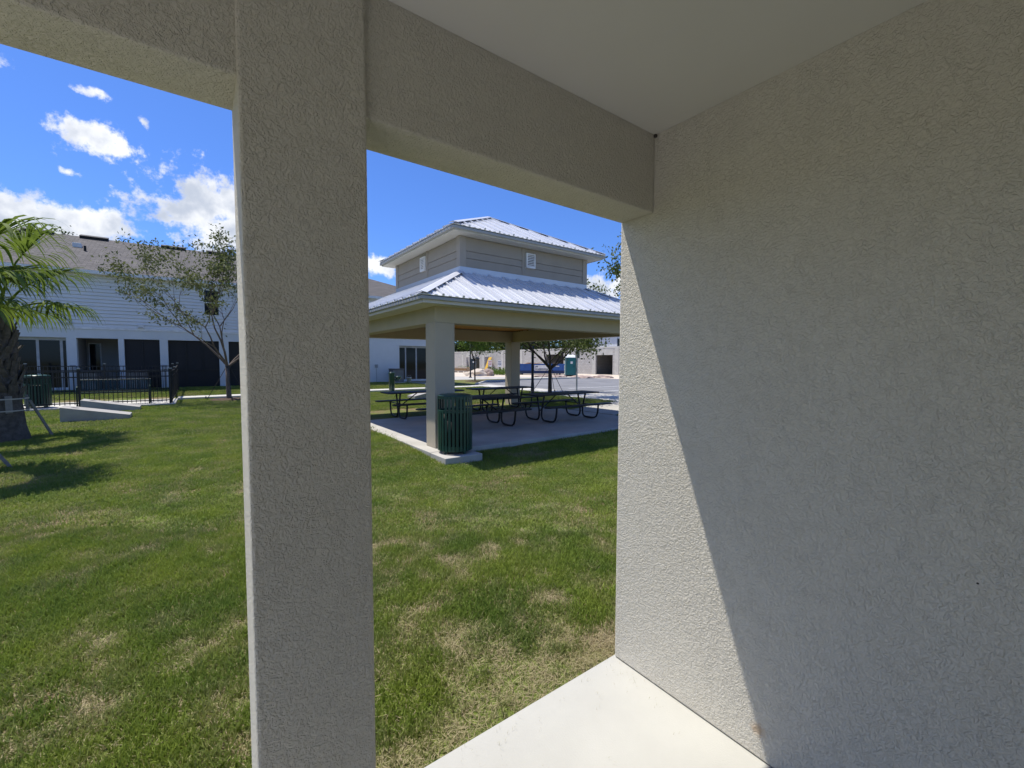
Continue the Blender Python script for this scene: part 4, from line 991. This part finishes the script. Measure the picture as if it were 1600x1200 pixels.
shrub(775, 583.5, 1, 'low green weeds to the right of the dark boulder'); shrub(785, 583.5, 2, 'low green weeds touching the far pavilion column'); shrub(725, 578, 3, 'low green weeds under the pale lumber stack')
p = at(720, 576, 0, 30.5); ls = thing('lumber_stack', (30.5, p.y, .022), 'pale lumber and block pallet left of the distant lamp post', 'lumber stack'); ls.rotation_euler = (0,0,R(-60))
for k in range(5):
    for j in range(4): MB().box(-1.2,1.2,-.5+k*.21,-.32+k*.21,.12+j*.16,.26+j*.16).build('board', 'lumber_new' if (k+j) % 3 else 'sand', ls, world=False)
for x in (-.9,0,.9): MB().box(x-.06,x+.06,-.52,.54,0,.118).build('runner', 'lumber', ls, world=False)
rs = random.Random(5)
for k, (px, py) in enumerate(((905,589.5),(915,590.5),(938,589.5),(950,590.5),(872,589),(846,588.5))):
    p = gnd(px, py, .03); lump('rubble_pile', (p.x, p.y, .03), (rs.uniform(.5,1.1),rs.uniform(.4,.8),.22), 'rubble', ['low brown rubble heap just right of the teal portable toilet','second low rubble heap right of the teal portable toilet','low rubble heap in front of the open doorway','rubble heap farthest right by the wall edge','low rubble heap under the right end of the dumpster','low rubble heap under the dumpster sign'][k], 'rubble', k+20, 2, 'rubble heaps on the sand')

# ------------------------------------------------------------------ grass
def vnoise(x, y, s, seed):
    rr_ = np.random.default_rng(seed); T = rr_.random((256,256)); X = x*s+100; Y = y*s+100
    i = np.floor(X).astype(int); j = np.floor(Y).astype(int); u = X-i; v = Y-j; u = u*u*(3-2*u); v = v*v*(3-2*v)
    f = lambda a, b: T[a % 256, b % 256]
    return (f(i,j)*(1-u)+f(i+1,j)*u)*(1-v)+(f(i,j+1)*(1-u)+f(i+1,j+1)*u)*v
tufts = bpy.data.collections.new('tuft_sources')
def tuft(nb, hmin, hmax, w, rad, lay, seed):
    r = np.random.default_rng(seed); V = []; Fc = []
    for k in range(nb):
        a = r.uniform(0, 6.283); q = rad*math.sqrt(r.random()); x, y = q*math.cos(a), q*math.sin(a); h = r.uniform(hmin, hmax)
        b = r.uniform(0, 6.283); d = np.array([math.cos(b), math.sin(b)]); ln = r.uniform(*lay); c = r.uniform(0, 6.283); s = np.array([math.cos(c), math.sin(c)])*w*r.uniform(.7,1.3)/2
        o = len(V); up = math.sqrt(max(.05, 1-ln*ln))
        m1 = np.array([x,y])+d*h*.45*ln*.7; m2 = np.array([x,y])+d*h*ln
        V += [(x-s[0],y-s[1],-.01),(x+s[0],y+s[1],-.01),(m1[0]+s[0]*.8,m1[1]+s[1]*.8,h*.55*up),(m1[0]-s[0]*.8,m1[1]-s[1]*.8,h*.55*up),(m2[0],m2[1],h*(up if ln < .75 else up*.8))]
        Fc += [(o,o+1,o+2,o+3),(o+3,o+2,o+4)]
    me = bpy.data.meshes.new('tuft'); me.from_pydata(V, [], Fc); me.materials.append(MATS['grass_blade'])
    ob = bpy.data.objects.new('tuft_%02d' % len(tufts.objects), me); tufts.objects.link(ob)
for s in range(3): tuft(11, .03, .066, .0060, .05, (.25,.85), s)            # 0-2 near green
for s in range(2): tuft(11, .03, .07, .0038, .06, (.85,.99), 10+s)          # 3-4 near straw, lying flat
for s in range(2): tuft(18, .03, .06, .0075, .11, (.25,.85), 20+s)          # 5-6 middle
for s in range(2): tuft(26, .035, .065, .015, .22, (.25,.85), 30+s)         # 7-8 far
tuft(2, .015, .035, .002, .035, (.985,.995), 50)                                # 9 loose clippings
def scatter(d0, d1, dens, kinds, straw, seed):
    r = np.random.default_rng(seed); A = []
    n = int(dens*(d1*d1-d0*d0)*.5*2.2); dd = np.sqrt(r.random(n)*(d1*d1-d0*d0)+d0*d0); px = r.uniform(-260, 1120, n); t = (px-CX)/FPX
    f2 = np.array([math.sin(YAW), math.cos(YAW)]); r2 = np.array([math.cos(YAW), -math.sin(YAW)])
    x = dd*f2[0]+dd*t*r2[0]; y = dd*f2[1]+dd*t*r2[1]
    k = (y > YO+.03) & (y < HY-.02) & ~((x > 3.32) & (x < 10.37) & (y > 7.1) & (y < 14.07)) & ~((x > 3.32) & (x < 4.10) & (y > 6.5) & (y < 7.2)) & ~((x > -7) & (x < -.72) & (y > 19.72) & (y < 22.95))
    k &= ~((x > 12.72) & (y < 14.45)) & (x < 14.95) & ~((x > 13.58) & (y < 23.2)) & ~((x > -.76) & (y > 21.68+.014*x) & (y < 22.75+.014*x)) & ~((x > 10.3) & (y > 8.85) & (y < 10.85))
    for cx_, cy_, rr in ((.94,21.05,.7),(13.05,15.0,.75),(pa.x,pa.y,.42),(p2.x,p2.y,.42),(7.75,20.9,.4)): k &= (x-cx_)**2+(y-cy_)**2 > rr*rr
    for c in (c1, c2, c3): k &= ~((abs(x-c.location.x) < .74) & (abs(y-c.location.y) < .36))
    x, y = x[k], y[k]
    dry = .20*vnoise(x,y,.8,1)+.27*vnoise(x,y,2.6,2)+.56*vnoise(x,y,8,3)
    edge = np.clip(1-(y-YO)/.45, 0, 1)*(x > -.2)
    dry = dry+edge*.45+.06*np.clip(1-(y-1.5)/4, 0, 1)
    thin = r.random(len(x)) > np.clip((dry-.64)*3.0, 0, .82)*(1 if straw else .5)
    z = np.array([tz(a, b) for a, b in zip(x, y)])
    kind = r.choice(kinds, len(x)); dv = np.clip((dry-.47)*1.6+r.normal(0,.13,len(x)), 0, 1)
    if straw:
        sw = r.random(len(x)) < np.clip((dry-.50)*2.4, .10, .9); kind = np.where(sw, r.choice([3,4], len(x)), kind); dv = np.where(sw, r.uniform(.7,1,len(x)), dv*.75); thin |= sw
    k = thin
    sc = r.uniform(.75,1.25,len(x))*(1-.25*edge)
    return [v[k] for v in (x, y, z, kind, dv, sc, r.uniform(0,6.283,len(x)))]
parts = [scatter(1.2, 4.2, 1500, [0,1,2], True, 1), scatter(4.2, 9.5, 420, [5,6], True, 2), scatter(9.5, 27, 90, [7,8], False, 3)]
rc = np.random.default_rng(77); nc = 80
yc = YO+.01-np.abs(rc.normal(0,.22,nc)); xc = np.where(rc.random(nc) < .35, WX_-.01-np.abs(rc.normal(0,.06,nc)), rc.uniform(.42,WX_-.02,nc))
parts.append([xc, np.maximum(yc, .3), np.full(nc, .011), np.full(nc, 9), rc.uniform(.5,1,nc), rc.uniform(.35,.8,nc), rc.uniform(0,6.28,nc)])
X, Y, Z, K, DR, SC, RO = [np.concatenate(v) for v in zip(*parts)]
me = bpy.data.meshes.new('grass'); me.vertices.add(len(X)); me.vertices.foreach_set('co', np.stack([X,Y,Z],1).astype(np.float32).ravel())
def attr(n, t, v, key='value'): a = me.attributes.new(n, t, 'POINT'); a.data.foreach_set(key, v)
attr('dry', 'FLOAT', DR.astype(np.float32)); attr('scl', 'FLOAT', SC.astype(np.float32)); attr('idx', 'INT', K.astype(np.int32))
attr('rot', 'FLOAT_VECTOR', np.stack([RO*0,RO*0,RO],1).astype(np.float32).ravel(), 'vector')
go = bpy.data.objects.new('grass', me); col.objects.link(go); tag(go, 'short green lawn with straw-coloured dry patches', 'grass', kind='stuff')
ng = bpy.data.node_groups.new('grass_tufts', 'GeometryNodeTree')
ng.interface.new_socket('Geometry', in_out='INPUT', socket_type='NodeSocketGeometry'); ng.interface.new_socket('Geometry', in_out='OUTPUT', socket_type='NodeSocketGeometry')
gi = ng.nodes.new('NodeGroupInput'); g_o = ng.nodes.new('NodeGroupOutput')
iop = ng.nodes.new('GeometryNodeInstanceOnPoints'); ci = ng.nodes.new('GeometryNodeCollectionInfo'); ci.inputs['Collection'].default_value = tufts
ci.inputs['Separate Children'].default_value = True; ci.inputs['Reset Children'].default_value = True
def nattr(n, t): a = ng.nodes.new('GeometryNodeInputNamedAttribute'); a.data_type = t; a.inputs['Name'].default_value = n; return a.outputs['Attribute']
ng.links.new(gi.outputs[0], iop.inputs['Points']); ng.links.new(ci.outputs[0], iop.inputs['Instance']); iop.inputs['Pick Instance'].default_value = True
ng.links.new(nattr('idx','INT'), iop.inputs['Instance Index'])
e2r = ng.nodes.new('FunctionNodeEulerToRotation'); ng.links.new(nattr('rot','FLOAT_VECTOR'), e2r.inputs[0]); ng.links.new(e2r.outputs[0], iop.inputs['Rotation'])
ng.links.new(nattr('scl','FLOAT'), iop.inputs['Scale']); ng.links.new(iop.outputs[0], g_o.inputs[0])
md = go.modifiers.new('tufts', 'NODES'); md.node_group = ng
